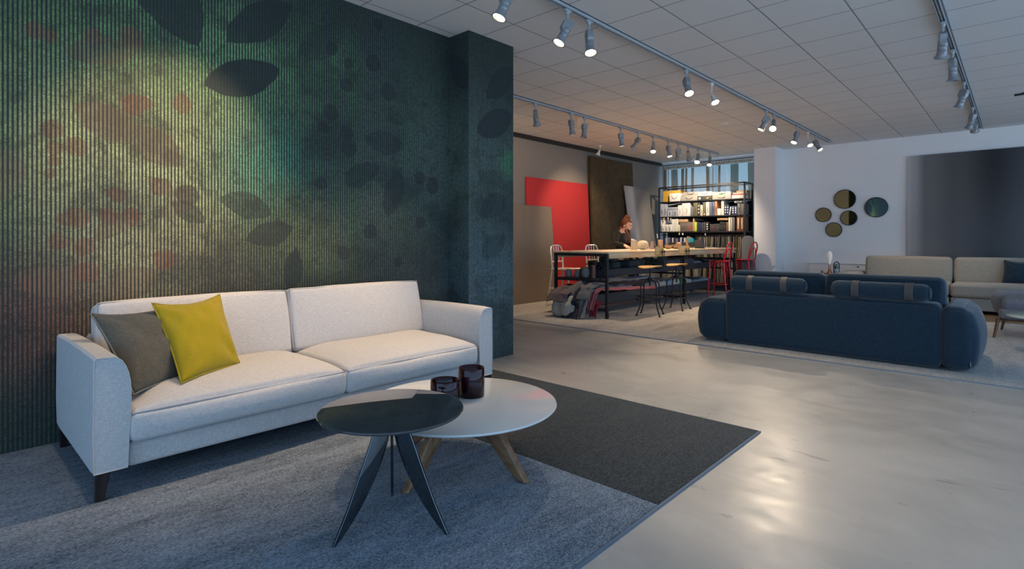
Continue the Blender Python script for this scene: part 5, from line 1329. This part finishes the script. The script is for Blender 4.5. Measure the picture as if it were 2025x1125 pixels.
# hanging fabric samples, two rails
SW = [('cream', (.52, .48, .38)), ('olive', (.14, .13, .06)), ('black', (.015, .015, .018)), ('taupe', (.22, .18, .14)), ('grey', (.20, .20, .20)), ('brown', (.14, .075, .04)), ('sand', (.40, .34, .25)), ('white', (.60, .58, .54)), ('slate', (.09, .10, .13)), ('wine red', (.22, .02, .03))]
SWM = [fabric('sample_'+n.replace(' ', '_'), tuple(c*.65 for c in col), tuple(min(1, c*1.2) for c in col), 240, .4) for n, col in SW]
rd = random.Random(21); MESH = []
for v in range(4):
    rows = [[(.009*math.sin(z*9+v*.5) + .005*math.sin(yy*40+v*.6), yy, -z) for yy in [.30*j/8 for j in range(9)]] for z in [.02+.48*i/10 for i in range(11)]]
    MESH.append(rows)
def hanging(x, z, ci, v, where, L=1.0, lab=''):
    n_ = SW[ci][0]
    t = thing('fabric_sample', lab, 'fabric sample', (x, 12.50, z), 0, 'hanging fabric samples, '+where+' rail')
    key = ('sw', ci, v, L)
    def mk():
        m = MB().sheet([[(p[0], p[1], p[2]*L) for p in r] for r in MESH[v]], .011); return m.mesh('cloth', SWM[ci], 60)
    inst('cloth', shared(key, mk), t)
    inst('hook', shared('hook', lambda: MB().tube([(0, .06, -.02), (0, .06, .012), (0, .055, .020), (0, .06, .026)], .003, 5).mesh('hook', M['alu'])), t)
def rail_row(x, x_end, z, pick, where, L, step):
    row = []
    while x < x_end: row.append((x, pick(x), rd.randrange(4))); x += rd.uniform(*step)
    for i, (x, ci, v) in enumerate(row):
        l_ = SW[row[i-1][1]][0] if i else None; r_ = SW[row[i+1][1]][0] if i < len(row)-1 else None
        nb = 'first on the left' if l_ is None else 'last on the right' if r_ is None else 'between %s and %s ones' % (l_, r_)
        where2 = '%s rail%s' % (where, '' if i < 3 or i > len(row)-4 else (', left part' if i < len(row)/3 else ', right part' if i > 2*len(row)/3 else ', middle part'))
        hanging(x, z, ci, v, where, L, '%s fabric sample on the %s, %s' % (SW[ci][0], where2, nb))
rail_row(-5.66, -4.56, 1.285, lambda x: rd.choice([0, 1, 2, 3, 5, 6, 7, 4, 0, 2]), 'upper', 1.0, (.030, .046))
rail_row(-6.52, -4.56, .705, lambda x: rd.choice([0, 0, 7, 6, 3, 2, 8, 4] if x < -5.6 else [0, 1, 2, 3, 5, 6, 2, 9]), 'lower', 1.12, (.032, .050))
bd = thing('grey_board', 'rounded grey felt board standing between the shelving and the white pillar', 'board', (-4.385, 12.36, .010))
pts = [(-.13, 0), (.13, 0), (.13, 1.17)] + [(.13*math.cos(R(a)), 1.17+.11*math.sin(R(a))) for a in range(15, 166, 15)] + [(-.13, 1.17)]
MB().prism(pts, -.02, .02, 'y').build('board', plain('grey_felt', (.17, .19, .195), .9, var=.1, scale=50), bd)
bdt = thing('hanging_tag', 'white price tag on the left shelving post', 'tag', (-6.615, 12.44, 1.24)); MB().box((0, 0, .05), (.028, .002, .11), rot=(0, R(-8), 0)).build('card', CM['white'], bdt)

# ------------------------------------------------------------------ the woman behind the table
def ell(m, c, r, rot=(0, 0, 0), seg=20):
    t = bmesh.new(); bmesh.ops.create_uvsphere(t, u_segments=seg, v_segments=seg//2, radius=1.0)
    t.transform(Matrix.Translation(c) @ Euler(rot).to_matrix().to_4x4() @ Matrix.Diagonal((*r, 1))); m.add(t); return m
def limb(m, pts, rs, flat=None):
    """tapered limb with rounded ends"""
    out, rr = [], []
    for i in range(len(pts)-1):
        for k in range(4):
            f = k/4; out.append(Vector(pts[i]).lerp(Vector(pts[i+1]), f)); rr.append(rs[i]+(rs[i+1]-rs[i])*f)
    out.append(Vector(pts[-1])); rr.append(rs[-1]); m.tube(out, rr, 14, flat=flat)
    for p, r in ((pts[0], rs[0]), (pts[-1], rs[-1])): ell(m, p, (r, r, r), seg=14)
    return m
def fused(m, name, mat, parent, voxel, smooth_n=6):
    """one continuous surface from overlapping volumes"""
    me = m.mesh(name+'_src', mat, 0); o = bpy.data.objects.new(name, me); C.objects.link(o)
    r = o.modifiers.new('r', 'REMESH'); r.mode = 'VOXEL'; r.voxel_size = voxel
    s = o.modifiers.new('s', 'SMOOTH'); s.iterations = smooth_n; s.factor = .5
    dg = bpy.context.evaluated_depsgraph_get(); me2 = bpy.data.meshes.new_from_object(o.evaluated_get(dg)); me2.name = name
    me2.materials.clear(); me2.materials.append(mat); me2.shade_smooth()
    o.modifiers.clear(); o.data = me2; bpy.data.meshes.remove(me); o.parent = parent; return o
def skin():
    t = NT('fair_skin'); n = t.noise(t.obj(), 14, 3)
    t.set(col=t.mix(n, (.58, .32, .22), (.70, .44, .33)), rough=.5, spec=.35)
    t.b.inputs['Subsurface Weight'].default_value = .08; t.b.inputs['Subsurface Radius'].default_value = (.03, .01, .006); return t.m
SK = skin()
pw = thing('person', 'woman with red hair in a bun and black top standing at the work table', 'person', (-5.84, 9.50, .010), R(4))
B = MB()
hz = 1.545; hx = .075                       # head, bowed forward a little
ell(B, (hx-.008, 0, hz+.040), (.088, .072, .086)); ell(B, (hx+.030, 0, hz-.028), (.058, .052, .066)); ell(B, (hx+.052, 0, hz-.075), (.028, .026, .022))
ell(B, (hx+.020, 0, hz-.055), (.052, .050, .040))
B.tube([(hx+.074, 0, hz+.026), (hx+.098, 0, hz-.012), (hx+.090, 0, hz-.022)], [.009, .013, .009], 10); ell(B, (hx+.097, 0, hz-.014), (.012, .013, .010), seg=10)
ell(B, (hx+.070, 0, hz+.044), (.018, .042, .010)); ell(B, (hx+.078, 0, hz-.045), (.012, .022, .008)); ell(B, (hx+.074, 0, hz-.054), (.012, .018, .007))
for sg in (-1, 1):
    ell(B, (hx-.012, sg*.071, hz-.002), (.017, .008, .027), seg=12); ell(B, (hx+.052, sg*.036, hz-.018), (.022, .018, .020))
limb(B, [(hx-.022, 0, hz-.04), (.022, 0, 1.40), (.0, 0, 1.33)], [.050, .048, .060])
ell(B, (.0, 0, 1.30), (.085, .150, .060)); ell(B, (.005, 0, 1.19), (.105, .140, .130)); ell(B, (0, 0, 1.04), (.095, .125, .13)); ell(B, (-.01, 0, .92), (.115, .160, .13))
for sg in (-1, 1):
    ell(B, (.065, sg*.062, 1.175), (.052, .055, .055)); ell(B, (.0, sg*.158, 1.315), (.055, .048, .050))
    limb(B, [(-.01, sg*.085, .88), (.01, sg*.095, .48), (-.02, sg*.10, .09)], [.088, .058, .038]); ell(B, (.045, sg*.105, .040), (.110, .042, .032))
armR = [(0, -.172, 1.315), (.04, -.315, 1.115), (.315, -.470, 1.085)]; armL = [(0, .172, 1.315), (.08, .250, 1.100), (.350, .130, 1.070)]
for a in (armR, armL): limb(B, a, [.044, .036, .024])
def hand(m, w, d, up=Vector((0, 0, 1))):
    w = Vector(w); d = Vector(d).normalized(); s = d.cross(up).normalized()
    pc = w + d*.045 - up*.008
    for k in range(5):
        q = -.030+.015*k; m.tube([w + s*q*.55, w + d*.045 + s*q - up*.006, w + d*.085 + s*q - up*.014], [.017, .0155, .0105], 8)
    for q, L in ((-.031, .052), (-.011, .068), (.010, .064), (.030, .050)):
        b = w + d*.082 + s*q - up*.010
        m.tube([b, b + d*L*.42 + s*q*.18 + up*.004, b + d*L*.78 + s*q*.30 - up*.010, b + d*L + s*q*.34 - up*.022], [.0095, .0088, .0080, .0066], 8)
    return s, pc
s_, pc = hand(B, armR[2], (.75, -.38, -.24)); w_ = Vector(armR[2])
B.tube([w_ + Vector((.018, .018, -.006)), w_ + Vector((.055, .042, -.020)), w_ + Vector((.090, .040, -.034))], [.013, .011, .008], 8)
s_, pc = hand(B, armL[2], (.80, -.20, -.16)); w_ = Vector(armL[2])
B.tube([w_ + Vector((.018, -.026, -.006)), w_ + Vector((.050, -.050, -.020)), w_ + Vector((.085, -.058, -.030))], [.013, .011, .008], 8)
def bow(m):
    """head bent forward over the table"""
    c = Vector((.0, 0, 1.44))
    for v in m.bm.verts:
        f = min(1, max(0, (v.co.z-1.42)/.07)) if v.co.z > 1.42 else 0
        if f: v.co = c + (Matrix.Rotation(R(17)*f, 3, 'Y') @ (v.co-c))*(1+.15*f) - Vector((0, 0, .062*f))
    return m
bow(B)
body = fused(B, 'body', SK, pw, .0055, 4)
# clothes
T = MB(); k = .012
ell(T, (.0, 0, 1.292), (.085+k, .150+k, .058)); ell(T, (.005, 0, 1.19), (.105+k, .140+k, .135)); ell(T, (0, 0, 1.03), (.100+k, .132+k, .15)); ell(T, (-.01, 0, .93), (.120+k, .165+k, .10))
for sg in (-1, 1):
    ell(T, (.065, sg*.062, 1.175), (.052+k, .055+k, .055+k)); ell(T, (.0, sg*.158, 1.312), (.055+k, .048+k, .050+k))
def short(a, f): return a[:2] + [tuple(Vector(a[1]).lerp(Vector(a[2]), f))]
for a in (armR, armL): limb(T, short(a, .90), [.060, .053, .036])
blk = fabric('black_jersey', (.006, .006, .007), (.024, .024, .026), 300, .3)
fused(T, 'long_sleeved_top', blk, pw, .007, 6)
P_ = MB(); ell(P_, (-.01, 0, .86), (.130, .175, .12))
for sg in (-1, 1): limb(P_, [(-.01, sg*.088, .86), (.01, sg*.097, .48), (-.02, sg*.10, .13)], [.108, .080, .062])
fused(P_, 'trousers', fabric('beige_trouser_cloth', (.26, .21, .16), (.40, .34, .27), 300, .3), pw, .009, 6)
Sh = MB()
for sg in (-1, 1): ell(Sh, (.045, sg*.105, .040), (.128, .050, .038))
m_ = Sh.build('shoes', M['rubber'], pw, smooth=60)
# hair: cap swept back to a bun, ponytail over the left shoulder
def hairm():
    t = NT('copper_red_hair'); n = t.noise(t.scalev(t.obj(), (60, 60, 12)), 1.5, 3, .6)
    t.set(col=t.mix(n, (.085, .022, .007), (.30, .088, .030)), rough=.42, spec=.4); t.bump(n, .5, .003); return t.m
H = MB()
ell(H, (hx-.024, 0, hz+.050), (.090, .080, .088)); ell(H, (hx+.030, 0, hz+.094), (.046, .058, .034), (0, R(18), 0)); ell(H, (hx-.055, 0, hz+.012), (.040, .064, .062))
for sg in (-1, 1): ell(H, (hx-.030, sg*.060, hz+.028), (.040, .022, .046)); ell(H, (hx-.042, sg*.046, hz-.035), (.014, .012, .030))
ell(H, (hx-.040, 0, hz+.150), (.042, .044, .036)); ell(H, (hx-.010, .010, hz+.155), (.024, .022, .022)); ell(H, (hx-.055, -.015, hz+.128), (.032, .032, .026))
limb(H, [(hx-.06, .035, hz-.03), (.0, .085, 1.42), (.075, .095, 1.33), (.118, .080, 1.22), (.125, .075, 1.12)], [.034, .032, .030, .024, .010])
limb(H, [(hx-.06, -.03, hz-.03), (-.035, -.045, 1.45), (-.040, -.06, 1.40)], [.024, .014, .006])
bow(H)
fused(H, 'hair', hairm(), pw, .006, 3)
e_w = plain('eye_white', (.75, .72, .70), .3); e_d = plain('eye_dark', (.03, .02, .015), .3); lip = plain('lips', (.42, .12, .10), .45)
for sg in (-1, 1):
    E_ = MB(); ell(E_, (hx+.066, sg*.030, hz+.014), (.011, .012, .007), seg=12); bow(E_); eo = E_.build('eye', e_w, body, smooth=60)
    E_ = MB(); ell(E_, (hx+.0715, sg*.031, hz+.036), (.006, .016, .003), (0, 0, R(-sg*18)), seg=10); bow(E_); E_.build('eyebrow', hairm(), body, smooth=60)
    E_ = MB(); ell(E_, (hx+.072, sg*.030, hz+.017), (.008, .013, .0028), (0, 0, R(-sg*16)), seg=10); bow(E_); E_.build('eyelashes', e_d, body, smooth=60)
E_ = MB(); ell(E_, (hx+.086, 0, hz-.046), (.0075, .019, .0045), seg=12); ell(E_, (hx+.083, 0, hz-.054), (.0075, .015, .0050), seg=12); bow(E_); E_.build('lips', lip, body, smooth=60)
